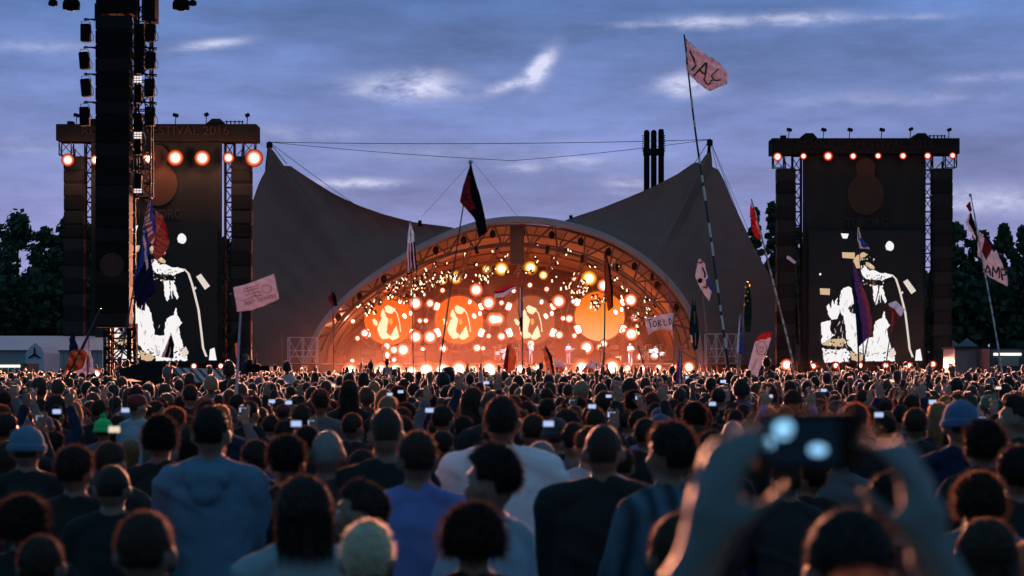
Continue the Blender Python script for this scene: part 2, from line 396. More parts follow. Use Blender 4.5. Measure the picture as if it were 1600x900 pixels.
# right side
t = thing('white_container', Vector((P(1525, 0, 150).x, 150, 0)), 'pale container cabin right of the right video wall', 'container')
m = MB(); bx(m, 1492, 1546, 545, 612, 150, 4); local(m, t).build('body', mat('container_paint', (.42, .42, .46), .6, var=.15), t, smooth=False)
m = MB(); bx(m, 1530, 1545, 548, 590, 149.9, .12); local(m, t).build('door', pvc, t, smooth=False)
m = MB(); bx(m, 1490, 1548, 542, 545.4, 149.8, 4.4); local(m, t).build('roof', dark_steel, t, smooth=False)
t = thing('food_stall', Vector((P(1575, 0, 146).x, 146, 0)), 'dark food stall under a bright light strip at the right edge', 'booth')
m = MB(); bx(m, 1546, 1640, 545, 612, 146, 4); local(m, t).build('cabin', mat('booth_wall', (.05, .07, .09), .7), t, smooth=False)
m = MB(); bx(m, 1553, 1596, 551.5, 555.5, 145.85, .12); local(m, t).build('strip_light', glowstrip, t, smooth=False)
m = MB(); bx(m, 1560, 1592, 558, 572, 145.9, .1); local(m, t).build('serving_hatch', mat('hatch', (.35, .30, .26)), t, smooth=False)
for px, w, l in ((1488, 13, 'small pale peaked tent roof beside the container'), (1514, 14, 'second small pale peaked tent roof behind the container')):
    t = thing('peaked_tent', Vector((P(px, 0, 182).x, 182, 0)), l, 'tent', 'peaked tents behind the container')
    m = MB(); a = w / F * 182; zb = P(0, 541, 182).z; zt = P(0, 528, 182).z
    m.box((P(px, 0, 182).x, 182 + a, zb / 2), (2 * a, 2 * a, zb)); local(m, t).build('wall', mat('tent_wall_dull', (.2, .2, .23)), t, smooth=False)
    m = MB(); x = P(px, 0, 182).x; m.add([(x - a, 182 - .1, zb), (x + a, 182 - .1, zb), (x + a, 182 + 2 * a, zb), (x - a, 182 + 2 * a, zb), (x, 182 + a, zt)], [(0, 1, 4), (1, 2, 4), (2, 3, 4), (3, 0, 4)])
    local(m, t).build('roof', mat('tent_roof_dull', (.16, .17, .2)), t, smooth=False)

# ---------------------------------------------------------------- lamps
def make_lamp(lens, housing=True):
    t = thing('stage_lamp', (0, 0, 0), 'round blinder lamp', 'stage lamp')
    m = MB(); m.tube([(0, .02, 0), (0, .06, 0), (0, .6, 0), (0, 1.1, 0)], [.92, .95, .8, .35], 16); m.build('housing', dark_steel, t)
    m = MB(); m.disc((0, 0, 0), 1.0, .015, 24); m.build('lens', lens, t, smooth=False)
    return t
PROTO = {}
LAMP_N = 0
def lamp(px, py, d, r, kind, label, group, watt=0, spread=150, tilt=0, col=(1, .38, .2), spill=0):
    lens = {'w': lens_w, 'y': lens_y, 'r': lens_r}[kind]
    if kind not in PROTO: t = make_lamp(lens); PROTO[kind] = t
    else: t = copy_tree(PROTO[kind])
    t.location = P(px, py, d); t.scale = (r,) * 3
    for k in ('label', 'category', 'group'):
        if k in t: del t[k]
    lab(t, label, 'stage lamp', group)
    if watt:
        L = bpy.data.lights.new('bulb', 'SPOT'); L.energy = watt; L.color = col; L.spot_size = radians(spread); L.spot_blend = .6; L.shadow_soft_size = .25
        lo = bpy.data.objects.new('bulb', L); COL.objects.link(lo); lo.parent = t; lo.location = (0, -.6, 0); lo.rotation_euler = (-radians(90 + tilt), 0, 0)
    if spill:
        L = bpy.data.lights.new('glow', 'POINT'); L.energy = spill; L.color = col; L.shadow_soft_size = .2
        lo = bpy.data.objects.new('glow', L); COL.objects.link(lo); lo.parent = t; lo.location = (0, -1.2, -.3)
    return t

# ---------------------------------------------------------------- video wall towers
black_banner = mat('banner_cloth', (0.020, 0.024, 0.024), .9, var=.2, scale=.3, bump=.1)
emblem_m = mat('banner_emblem', (0.075, 0.042, 0.028), .9, var=.1, scale=.5)
letters_m = mat('banner_lettering', (0.05, 0.045, 0.04), .9)
letters2_m = mat('header_lettering', (0.045, 0.026, 0.02), .9)
pic_white = emat('screen_white', (.93, .90, .90), 1.0)
pic_grey = emat('screen_grey', (.62, .55, .56), .8)
pic_tan = emat('screen_tan', (.86, .60, .36), .75)
pic_cream = emat('screen_cream', (.90, .78, .68), .85)
led_black = mat('led_panel', (.012, .016, .016), .5)
def text_obj(s, size, name, m, parent, loc, extrude=.02, rot=(radians(90), 0, 0), sx=1.0):
    cu = bpy.data.curves.new(name, 'FONT'); cu.body = s; cu.size = size; cu.extrude = extrude; cu.align_x = 'CENTER'; cu.align_y = 'CENTER'; cu.resolution_u = 3
    tmp = bpy.data.objects.new('tmp', cu); COL.objects.link(tmp); bpy.context.view_layer.update()
    me = bpy.data.meshes.new_from_object(tmp); bpy.data.objects.remove(tmp); me.materials.clear(); me.materials.append(m)
    o = bpy.data.objects.new(name, me); COL.objects.link(o); o.parent = parent; o.location = loc; o.rotation_euler = rot; o.scale = (sx, 1, 1)
    return o
PICW = [  # outlines in sixteenths of a screen pixel grid, read off the video wall
 [(42, 618), (100, 600), (95, 660), (120, 690), (90, 715), (48, 742)],
 [(48, 765), (110, 775), (190, 770), (215, 800), (200, 845), (62, 848)],
 [(158, 440), (175, 412), (205, 405), (232, 422), (240, 470), (248, 500), (215, 515), (200, 535), (215, 558), (262, 572), (268, 700), (300, 760), (230, 770), (195, 740), (185, 640), (175, 580), (158, 560), (150, 500)],
 [(268, 702), (300, 705), (345, 720), (352, 640), (360, 610), (400, 590), (410, 548), (418, 590), (447, 632), (425, 655), (440, 720), (455, 768), (400, 792), (330, 800), (272, 800), (262, 745)],
 [(75, 520), (90, 505), (98, 540), (110, 480), (118, 510), (140, 470), (136, 515), (160, 520), (150, 560), (140, 590), (105, 600), (85, 570)],
 [(275, 310), (300, 285), (322, 312), (350, 310), (400, 328), (452, 335), (455, 350), (400, 372), (350, 365), (310, 362), (285, 340)],
 [(345, 405), (375, 395), (378, 480), (366, 515), (352, 490)], [(380, 400), (400, 405), (427, 490), (416, 505), (397, 450), (388, 500)],
 [(418, 168), (428, 146), (452, 143), (467, 160), (464, 188), (445, 197), (424, 190)], [(158, 95), (205, 97), (195, 125), (170, 124)],
 [(30, 333), (38, 325), (46, 333), (38, 342)], [(598, 778), (622, 768), (634, 838), (592, 838)], [(405, 785), (440, 775), (470, 800), (476, 838), (300, 842), (300, 812), (350, 800)]]
PICW += [[(195, 690), (300, 700), (345, 700), (345, 800), (300, 812), (230, 792)], [(245, 520), (275, 575), (300, 720), (255, 720), (236, 600)]]
PICT = [[(232, 250), (250, 225), (290, 205), (318, 215), (300, 232), (275, 238), (268, 280), (282, 300), (250, 300)], [(165, 205), (240, 207), (238, 243), (168, 238)], [(35, 415), (95, 418), (93, 455), (38, 452)],
        [(50, 745), (90, 710), (180, 712), (190, 735), (150, 757), (90, 752)], [(212, 782), (262, 800), (300, 826), (270, 842), (222, 836)], [(300, 262), (330, 270), (356, 292), (352, 306), (330, 300), (305, 282)]]
PICC = [[(522, 378), (548, 362), (598, 430), (570, 450)], [(508, 440), (520, 432), (524, 444), (512, 452)], [(440, 780), (470, 770), (480, 800), (462, 826), (440, 815)]]
CABLE = [(455, 335), (480, 360), (500, 420), (518, 490), (535, 560), (550, 680), (560, 770), (578, 818)]
def video_tower(cxp, d, side, lamps, label):
    """cxp: centre of the header in photo pixels; every offset is in the right-hand wall's pixels at 164 m"""
    k = 164.4 / F                                     # metres per pixel on the wall
    t = thing('video_tower', Vector(((cxp - CX) / F * d, d, 0)), label, 'video tower', 'video towers flanking the stage')
    z = lambda py: CAMZ + (HY - py) * k if side > 0 else CAMZ + (HY - py) * k * (355 / 357) + 0
    X_ = lambda px: (px - 1351) * k
    def Q(px, py, y=0): return Vector((X_(px), y, z(py)))
    def rect(mb, x0, x1, y0, y1, yy, dep, mi=0):
        a, b = Q(x0, y0), Q(x1, y1); mb.box(((a.x + b.x) / 2, yy + dep / 2, (a.z + b.z) / 2), (abs(a.x - b.x), dep, abs(a.z - b.z)), mi=mi)
    # header girder with its cloth
    m = MB(); rect(m, 1205, 1497, 217, 241, -.6, 2.4); m.build('header', dark_cloth, t, smooth=False)
    for x in (1262, 1437): m = MB(); m.prism([Q(x - 14, 217, -.55), Q(x + 14, 217, -.55), Q(x + 7, 209, -.55), Q(x - 5, 209, -.55)], 2.2); m.build('winch_housing', dark_cloth, t, smooth=False)
    m = MB(); rect(m, 1220, 1228, 212, 217, -.3, .8)
    for x in (1452, 1458, 1464, 1470, 1475): rect(m, x, x + 1.3, 211, 217, -.2, .2)
    rect(m, 1450, 1477, 212, 213, -.2, .2)
    m.build('roof_fitting', dark_cloth, t, smooth=False)
    text_obj('ROSKILDE FESTIVAL 2016', .95, 'header_lettering', letters2_m, t, Q(1350, 227, -.64), sx=1.05)
    for s in (-1, 1):
        m = MB(); xx = X_(1351 + s * 134)
        m.truss((xx, .2, z(262)), (xx, .2, z(242)), .9, .05, 1.0); m.build('hanging_truss', dark_steel, t)
        m = MB(); xx = X_(1351 + s * 103); m.truss((xx, 1.2, 0), (xx, 1.2, z(220)), .7, .06, 1.1); m.build('mast', dark_steel, t)
    m = MB(); m.truss((X_(1205), 1.2, z(212) - .9), (X_(1497), 1.2, z(212) - .9), .7, .05, 1.1); m.build('top_girder', dark_steel, t)
    # black banner with emblem and name
    m = MB(); x0, x1 = X_(1254), X_(1446); N = 40
    m.grid([[(x0 + (x1 - x0) * i / N, -.05 + .06 * sin(i * .9) + .03 * sin(j * 2 + i), z(243) + (0.4 - z(243)) * j / 12) for i in range(N + 1)] for j in range(13)])
    m.build('banner', black_banner, t)
    m = MB(); pts = []
    for a in range(-60, 241, 12): pts.append(Q(1352, 306, -.18) + Vector((cos(radians(a)) * 28 * k, 0, sin(radians(a)) * 33 * k * -1)))
    cc = Q(1352, 304, -.18); up = Q(1352, 262, -.18); out = []
    for a in range(118, 423, 8): out.append(cc + Vector((cos(radians(a)) * 28.5 * k, 0, sin(radians(a)) * 32 * k)))
    for a in range(-20, 201, 10): out.append(up + Vector((cos(radians(a)) * 15.5 * k, 0, sin(radians(a)) * 15 * k)))
    m.prism(out, .03); m.build('emblem', emblem_m, t, smooth=False)
    text_obj('TUBORG', 1.0, 'lettering', letters_m, t, Q(1354, 349, -.2), sx=.86)
    # LED wall and the picture it shows
    m = MB(); rect(m, 1262, 1440, 361, 568, -.5, .25); m.build('led_screen', led_black, t, smooth=False)
    m = MB(); yy = -.52
    ro = random.Random(9)
    def rag(o):
        out = []
        for i, (x, v) in enumerate(o):
            x2, v2 = o[(i + 1) % len(o)]; L = math.hypot(x2 - x, v2 - v); k = max(1, int(L / 9)); out.append((x, v))
            for q in range(1, k):
                f = q / k; j = 3.2 if ro.random() < .7 else 6.5; out.append((x + (x2 - x) * f + ro.uniform(-j, j) * .8, v + (v2 - v) * f + ro.uniform(-j, j)))
        return out
    def poly(o, mi, y):
        if len(o) > 4: o = rag(o)
        m.prism([Q(1270 + x / 3.75, 340 + v / 3.75, y) for x, v in o], .012, mi)
    for o in PICW: poly(o, 0, yy)
    for o in PICT: poly(o, 1, yy - .004)
    for o in PICC: poly(o, 2, yy - .008)
    rr = random.Random(3)
    def inside(pt, o):
        c = False
        for i in range(len(o)):
            (x1_, y1_), (x2_, y2_) = o[i], o[i - 1]
            if (y1_ > pt[1]) != (y2_ > pt[1]) and pt[0] < (x2_ - x1_) * (pt[1] - y1_) / (y2_ - y1_) + x1_: c = not c
        return c
    for q in range(70):                                 # broken highlights along the shirt, beard and cuffs
        x, v = rr.choice([(rr.uniform(280, 430), rr.uniform(330, 400)), (rr.uniform(60, 200), rr.uniform(690, 780)), (rr.uniform(230, 470), rr.uniform(745, 800)), (rr.uniform(240, 350), rr.uniform(210, 310))])
        w_, h_ = rr.uniform(2, 7), rr.uniform(3, 12); poly([(x, v), (x + w_, v + 2), (x + w_ + 2, v + h_), (x - 1, v + h_ - 2)], rr.choice([0, 1, 1, 2]), yy - .012 - q * .0002)
    for q in range(26):
        x, v = rr.uniform(280, 440), rr.uniform(335, 380); poly([(x, v), (x + 6, v), (x + 7, v + rr.uniform(3, 12)), (x + 1, v + 5)], 3, yy - .03 - q * .0002)
    for q in range(30):
        x, v = rr.choice([(rr.uniform(60, 190), rr.uniform(715, 800)), (rr.uniform(190, 280), rr.uniform(760, 810)), (rr.uniform(400, 470), rr.uniform(780, 820))]); poly([(x, v), (x + 10, v - 3), (x + 12, v + 4), (x + 2, v + 7)], 3, yy - .04 - q * .0002)
    for q in range(60):                                 # folds and half-tones in the white clothing
        x, v = rr.choice([(rr.uniform(150, 245), rr.uniform(600, 800)), (rr.uniform(265, 450), rr.uniform(620, 800)), (rr.uniform(60, 200), rr.uniform(640, 830)), (rr.uniform(160, 240), rr.uniform(420, 560))])
        a_ = rr.uniform(-.5, .5); L = rr.uniform(14, 46); w_ = rr.uniform(1.2, 4.5); poly([(x, v), (x + w_, v), (x + w_ + L * a_ * .6, v + L * .6), (x + L * a_, v + L), (x + L * a_ * .5 - 1, v + L * .5)], 4, yy - .05 - q * .0002)
    for (a, b), (c, e) in zip(CABLE, CABLE[1:]): poly([(a - 6, b), (a + 6, b), (c + 6, e), (c - 6, e)], 2, yy - .002)
    m.build('screen_picture', [pic_white, pic_tan, pic_cream, led_black, pic_grey], t, smooth=False)
    m = MB(); rect(m, 1250, 1458, 568, 605, -1.5, 3); m.build('base_skirt', dark_cloth, t, smooth=False)
    m = MB()
    for q in (1432, 1436): m.tube([Q(q, 368, -.4), Q(q, 560, -.4)], .03, 5)
    m.build('safety_cable', steel, t)
    # small floodlights on short stands along the top
    for j, (px, py) in enumerate(((1232, 204), (1286, 204), (1327, 204), (1377, 204), (1422, 203), (1482, 204))):
        f = MB(); p = Q(px, 217, 0); q = Q(px + 1, py, 0); f.tube([p, q], .035, 5); w = .42 if j < 4 else .34
        f.bevbox(q + Vector((0, -.1, .05)), (w, .3, .26), .04, Matrix.Rotation(radians(15 if j < 4 else -25), 3, 'Y')); f.build('floodlight', black, t)
    # lamps clamped under the header
    out_l = []
    for j, (dx, ws) in enumerate(lamps): out_l.append((cxp + dx, ws))
    # side speaker columns, hung from the header: things of their own
    kk = F / d
    for s, l in ((-1, 'outer' if side < 0 else 'inner'), (1, 'inner' if side < 0 else 'outer')):
        w = 'left' if side < 0 else 'right'
        sc = thing('speaker_column', t.location + Vector((X_(1351 + s * 122.5), .4, 0)), f'tall black speaker column on the {"left" if s < 0 else "right"} of the {w} video wall', 'speaker column', 'speaker columns beside the video walls')
        z0 = z(263); n = 17; hcab = z0 / (n + .3)
        for i in range(n):
            m = MB(); sway = .02 * sin(i * .4)
            m.bevbox((sway, 0, z0 - hcab * (i + .5)), (1.52, 1.0, hcab * .992), .05)
            m.box((sway, -.52, z0 - hcab * (i + .5)), (1.3, .03, hcab * .7)); m.build('speaker_cabinet', dark_cloth if i % 2 else black_banner, sc, smooth=False)
        m = MB(); m.tube([(0, 0, z0), (0, .1, z0 + .6)], .05, 6); m.tube([(-.5, 0, z0), (.0, .1, z0 + .55)], .03, 5); m.tube([(.5, 0, z0), (0, .1, z0 + .55)], .03, 5); m.build('hanger', dark_steel, sc)
    return t
video_tower(1351, 164.4, 1, [], 'black video tower right of the stage with a lit performer on its screen')
video_tower(246, 154.0, -1, [], 'black video tower left of the stage behind the delay tower')
RL = [(1215, 245, .30, 'w'), (1255.5, 244, .24, 'r'), (1294, 244, .34, 'r'), (1333, 244, .26, 'r'), (1372, 243.5, .24, 'r'), (1411, 243.5, .26, 'r'), (1449.5, 243.5, .26, 'r'), (1488.5, 243, .24, 'r')]
ORD = ['leftmost', 'second from the left', 'third from the left', 'fourth from the left', 'fifth from the left', 'sixth from the left', 'seventh from the left', 'rightmost']
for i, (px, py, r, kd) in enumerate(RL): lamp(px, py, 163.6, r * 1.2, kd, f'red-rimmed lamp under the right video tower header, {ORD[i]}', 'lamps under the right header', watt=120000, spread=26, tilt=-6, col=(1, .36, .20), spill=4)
LL = [(106, 250, .45), (149, 250, .36), (232, 247, .46), (274, 246.5, .58), (316, 247, .56), (357, 246.5, .40), (397, 247, .62)]
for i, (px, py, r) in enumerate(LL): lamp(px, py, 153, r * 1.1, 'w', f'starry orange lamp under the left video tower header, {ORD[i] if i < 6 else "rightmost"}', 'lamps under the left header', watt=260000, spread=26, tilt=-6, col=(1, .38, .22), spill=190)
BL = [(1229, 570, 'large orange lamp on the ground beside the feather banner'), (1271, 572, 'red lamp at the foot of the right video wall, leftmost'), (1306, 571, 'red lamp at the foot of the right video wall under the white blob'), (1344, 571, 'red lamp at the foot of the right video wall, in its middle'),
      (1384, 571, 'red lamp at the foot of the right video wall, right of its middle'), (1421, 571, 'red lamp at the foot of the right video wall beside the bright cone'), (1458, 569, 'red lamp right of the right video wall foot'), (1497, 566, 'small red lamp in front of the pale container')]
for i, (px, py, l) in enumerate(BL): lamp(px, py, 158, .5 if i == 0 else .3 if i < 7 else .18, 'w' if i == 0 else 'r', l, 'lamps along the foot of the right tower', watt=2500 if i == 0 else 700 if i < 3 else 0, spread=80, col=(1, .28, .12))
for px, py, r, l in ((112, 585, .30, 'orange lamp glowing behind the leaning fabric, left of two'), (150, 585, .26, 'orange lamp glowing behind the leaning fabric, right of two')): lamp(px, py, 88, r, 'w', l, 'lamps behind the leaning fabric', watt=700, spread=160, col=(1, .3, .12))
for px, l in ((303, 'low lamp behind the striped awning, left'), (345, 'low lamp behind the striped awning, middle'), (402, 'low lamp behind the camera platform')): lamp(px, 572, 140, .22, 'w', l, 'low lamps left of the stage', watt=2500, spread=160, tilt=25, col=(1, .35, .15))
# ---------------------------------------------------------------- the big stage: canopy, arch, vault
SD = 175.0
def resample(pts, n):
    pts = [Vector(p) for p in pts]; L = [0]
    for a, b in zip(pts, pts[1:]): L.append(L[-1] + (b - a).length)
    out = []
    for i in range(n):
        s = L[-1] * i / (n - 1); j = 0
        while j < len(L) - 2 and L[j + 1] < s: j += 1
        out.append(pts[j].lerp(pts[j + 1], (s - L[j]) / max(1e-9, L[j + 1] - L[j])))
    return out
def smooth2(pts, it=2):
    pts = [Vector(p) for p in pts]
    for _ in range(it):
        q = [pts[0]]
        for a, b in zip(pts, pts[1:]): q += [a * .75 + b * .25, a * .25 + b * .75]
        q.append(pts[-1]); pts = q
    return pts
st = thing('festival_stage', (0, SD, 0), 'wide orange-lit festival stage under a two-peaked grey canopy', 'stage')
def W3(px, py, d=SD): return P(px, py, d)
arch_px = [(478, 578), (484, 545), (496, 517), (515, 492), (540, 466), (570, 441), (600, 421), (630, 402), (660, 385), (700, 366), (740, 352), (775, 345), (805, 343), (835, 344), (870, 348), (905, 356), (940, 367), (975, 384), (1005, 403), (1030, 424), (1052, 447), (1070, 471), (1083, 497), (1092, 525), (1097, 578)]
NA = 70
A = resample(smooth2([W3(x, y) for x, y in arch_px]), NA)
low_px = [(505, 578), (512, 535), (528, 505), (552, 478), (585, 452), (625, 428), (665, 408), (705, 395), (750, 386), (800, 382), (850, 386), (900, 397), (945, 413), (985, 436), (1015, 462), (1040, 490), (1058, 520), (1066, 578)]
Bc = resample(smooth2([W3(x, y) for x, y in low_px]), NA)
# canopy wings
def wing(outer_px, tipd, arch_part, name, back_x):
    n = 60
    outer = []
    for x, y, dd in outer_px: outer.append(W3(x, y, dd))
    O = resample(outer, n); Ain = resample(arch_part, n)
    rows = []
    for i in range(n):
        r = []
        for j in range(25):
            s = j / 24; p = O[i].lerp(Ain[i], s)
            sag = sin(pi * s) * (1.6 * sin(pi * i / (n - 1)))
            fold = .10 * sin(i * 1.3) * sin(pi * s)
            r.append(p + Vector((0, sag + fold, -sag * .15)))
        rows.append(r)
    m = MB(); m.grid(rows)
    back = []
    for i in range(n):
        k1 = Vector((O[i].x * .97, 200, O[i].z * .86)); e = Vector((O[i].x * .97, 208, 0)); r = [O[i].lerp(k1, q / 5) - Vector((0, 0, sin(pi * q / 5) * .5)) for q in range(6)] + [k1.lerp(e, q / 4) for q in range(1, 5)]
        back.append(r)
    m.grid([r[::-1] for r in back])
    local(m, st); return m.build(name, canvas, st)
LW = [(380, 578, 178), (384, 500, 179), (386, 400, 182), (389, 345, 184), (396, 310, 185), (406, 282, 186), (412, 272, 186), (417, 262, 186), (419, 228, 186), (423, 228, 186), (432, 243, 186), (441, 259, 186), (446, 257, 186), (452, 258, 186),
      (480, 277, 185), (520, 302, 183), (560, 321, 181), (600, 335, 179), (650, 348, 177), (700, 354, 175.6), (716, 358, 175.1)]
RW = [(1262, 578, 178), (1240, 520, 178), (1222, 474, 179), (1200, 425, 180), (1180, 390, 181), (1162, 352, 183), (1146, 318, 184), (1133, 285, 185), (1122, 264, 186), (1113, 263, 186), (1112, 236, 186), (1106, 236, 186), (1100, 246, 186), (1092, 257, 186), (1084, 254, 186),
      (1060, 271, 185), (1020, 292, 183), (980, 309, 181), (940, 325, 179), (900, 338, 177), (884, 344, 175.6), (876, 349, 175.1)]
iL = min(range(NA), key=lambda i: abs(A[i].x - W3(716, 0).x)); iR = min(range(NA), key=lambda i: abs(A[i].x - W3(876, 0).x))
wing(LW, 186, A[:iL + 1], 'canopy_wing', 0)
wing(RW, 186, A[iR:][::-1], 'canopy_wing', 0)
for px, py0, l in ((421, 221, 'left'), (1109, 217, 'right')):
    m = MB(); m.tube([W3(px - 3, 262, 186.3), W3(px, py0, 186.3)], [.22, .12], 8); m.box(W3(px, py0 + 6, 186.3), (.5, .5, .5)); m.tube([W3(px - 3, 578, 190), W3(px - 3, 262, 186.4)], [.35, .22], 8)
    m.build('mast', black, st); st.children[-1].parent = st
    o = [c for c in COL.objects if c.name.startswith('mast')][-1]
def world_part(m, name, mats, smooth=True): return local(m, st).build(name, mats, st, smooth=smooth)
for o in list(COL.objects):
    if o.parent == st and o.name.startswith('mast'): o.data.transform(Matrix.Translation((0, -SD, 0)))
# arch band (tubular fabric edge)
m = MB(); ring = []
for i in range(NA):
    t_ = (A[min(i + 1, NA - 1)] - A[max(i - 1, 0)]).normalized(); nrm = Vector((-t_.z, 0, t_.x))
    wdt = .25 + .08 * sin(pi * i / NA)
    ring.append([A[i] + nrm * wdt + Vector((0, .3, 0)), A[i] + nrm * wdt * .6 + Vector((0, -.25, 0)), A[i] - nrm * wdt * .7 + Vector((0, -.3, 0)), A[i] - nrm * wdt + Vector((0, .2, 0)), A[i] - nrm * wdt + Vector((0, 1.6, .1)), A[i] + nrm * wdt + Vector((0, 1.6, .1))])
m.grid([r + [r[0]] for r in ring]); world_part(m, 'arch_band', band)
# lattice between upper and lower chords
m = MB()
A2 = [a + Vector((0, .9, 0)) for a in A]; B2 = [b + Vector((0, .9, 0)) for b in Bc]
m.tube([b for b in B2], .11, 6); m.tube([b + Vector((0, 1.1, .15)) for b in B2], .08, 6)
m.tube([a.lerp(b, .18) for a, b in zip(A2, B2)], .09, 6)
step = 4
for i in range(4, NA - 5, step):
    j = i + step // 2
    m.tube([A2[i], B2[j]], .085, 5); m.tube([B2[j], A2[min(i + step, NA - 1)]], .085, 5)
    m.tube([A2[i] + Vector((0, 1, 0)), B2[j]], .05, 5); m.tube([A2[j], B2[j]], .05, 5); m.tube([B2[j], A2[min(i + step, NA - 1)] + Vector((0, 1.2, 0))], .05, 5)
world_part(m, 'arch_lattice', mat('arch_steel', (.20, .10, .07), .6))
# centre column at the crown of the arch
m = MB(); a = W3(797, 352, 175.8); b = W3(819, 413, 175.8); m.bevbox(((a.x + b.x) / 2, 176.3, (a.z + b.z) / 2), (b.x - a.x, 1.0, a.z - b.z), .08); world_part(m, 'crown_column', mat('crown_column', (.10, .07, .05), .8), False)
# vault: inner shell from the arch back to the rear arch
BD = 193.0; rear = []
for i in range(NA):
    p = Bc[i]; rear.append(Vector((p.x * .985, BD, 1.5 + (p.z - 1.5) * .93)))
m = MB(); rows = []
Ain = [a + (b - a) * .12 + Vector((0, 1.8, 0)) for a, b in zip(A, Bc)]
for s in np.linspace(0, 1, 12):
    rows.append([Ain[i].lerp(rear[i], s) + Vector((0, 0, .18 * sin(s * 5 * pi) ** 2)) for i in range(NA)])
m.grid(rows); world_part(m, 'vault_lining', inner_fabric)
m = MB()
for s in (.18, .38, .6, .82): m.tube([Ain[i].lerp(rear[i], s) - Vector((0, 0, .25)) for i in range(3, NA - 3)], .08, 6)
world_part(m, 'vault_rib', mat('arch_steel', (.20, .10, .07), .6))
m = MB(); bw = [r + Vector((0, .0, 0)) for r in rear]; m.prism([Vector((p.x, BD - .05, p.z)) for p in bw] , .2); world_part(m, 'back_drape', wallred, False)
# deck, apron, wings
DZ = 2.32
m = MB(); m.box((-.2, 184.5, DZ / 2), (36.5, 19, DZ - .02)); world_part(m, 'stage_deck', deckm, False)
m = MB(); m.grid([[(x, 174.85 + .05 * sin(x * 3), z) for x in np.linspace(-18.4, 18.2, 80)] for z in (0, DZ - .05)]); world_part(m, 'apron', mat('apron_cloth', (.16, .09, .075), .9, var=.2))
m = MB(); m.box((-.2, 174.85, DZ - .02), (36.4, .25, .12)); world_part(m, 'deck_edge', mat('deck_edge', (.45, .36, .34), .6), False)
# stay cables
m = MB()
tipL, tipR = W3(421, 222, 186.3), W3(1109, 218, 186.3)
def sagline(a, b, s, n=14): return [a.lerp(b, i / n) - Vector((0, 0, s * 4 * (i / n) * (1 - i / n))) for i in range(n + 1)]
m.tube(sagline(tipL, tipR, .25), .028, 4)
m.tube(sagline(tipL, W3(800, 251, 192), .15), .024, 4); m.tube(sagline(W3(800, 251, 192), tipR, .15), .024, 4)
m.tube(sagline(tipL, W3(560, 323, 181), .1), .024, 4); m.tube([tipL, W3(448, 256, 186)], .03, 4)
for q in ((1160, 352, 186), (1175, 372, 190), (1120, 262, 186), (1112, 262, 186)): m.tube([tipR, W3(*q)], .022, 4)
m.tube([tipR, W3(1086, 254, 186)], .03, 4)
for a_, b_ in (((738, 252, 192), (660, 338, 177)), ((738, 252, 192), (812, 342, 175.5))): m.tube([W3(*a_), W3(*b_)], .018, 4)
world_part(m, 'stay_cable', dark_steel)
m = MB()
for x, z0 in ((656, 349), (892, 341)): m.box(W3(x, z0, 176.5), (.3, .3, .5))
world_part(m, 'beacon', black, False)

# chimney-like columns behind the tent
t = thing('smokestack_cluster', Vector((P(1021, 0, 215).x, 215, 0)), 'three tall dark columns joined side by side behind the canopy', 'columns')
m = MB()
for px, top in ((1010.5, 203), (1021.5, 203), (1033, 202)):
    p = P(px, top, 215); m.tube([(p.x, 215, 0), (p.x, 215, p.z - .3), (p.x, 215, p.z - .12), (p.x, 215, p.z)], [.31, .31, .27, .12 if px < 1030 else .27], 14)
local(m, t).build('column', black, t)
m = MB(); a = P(1005, 232, 215); b = P(1038, 243, 215); m.box(((a.x + b.x) / 2, 215.05, (a.z + b.z) / 2), (b.x - a.x, .3, a.z - b.z)); local(m, t).build('tie_band', black, t, smooth=False)
m = MB()
for k in range(9):
    for px in (1004.5, 1038.5): p = P(px, 212 + k * 3, 215); m.box(p, (.12, .12, .1))
local(m, t).build('bracket', black, t, smooth=False)

# ---------------------------------------------------------------- round screens on the back drape
disc_orange = emat('disc_orange', (1.0, .13, .006), .85)
disc_amber = emat('disc_amber', (1.0, .36, .06), .95)
disc_dim = emat('disc_dim', (.30, .075, .03), .85)
ring_m = mat('ring_metal', (.22, .10, .08), .5, .3)
hot = emat('hot_white', (1.0, .80, .62), 4.5)
warm_pic = emat('disc_picture', (1.0, .72, .45), 1.2)
bl_red = emat('blinder_rim', (1.0, .08, .03), 1.0)
def grad_disc():
    m = bpy.data.materials.new('disc_gradient'); m.use_nodes = True; m.node_tree.nodes.clear(); T = NT(m.node_tree)
    tcn = T.new('ShaderNodeTexCoord'); s = T.new('ShaderNodeSeparateXYZ'); T.l.new(tcn.outputs['Object'], s.inputs[0])
    c = T.ramp(T.m('MULTIPLY_ADD', s.outputs[2], .25, .5), [(0, (1.0, .42, .16)), (.45, (1.0, .30, .05)), (.8, (1.0, .20, .008)), (1, (1.0, .16, .005))])
    e = T.new('ShaderNodeEmission'); T.l.new(c, e.inputs[0]); e.inputs[1].default_value = .9
    o = T.new('ShaderNodeOutputMaterial'); T.l.new(e.outputs[0], o.inputs[0]); m.cycles.emission_sampling = 'NONE'; return m
disc_grad = grad_disc()
PD = 190.0
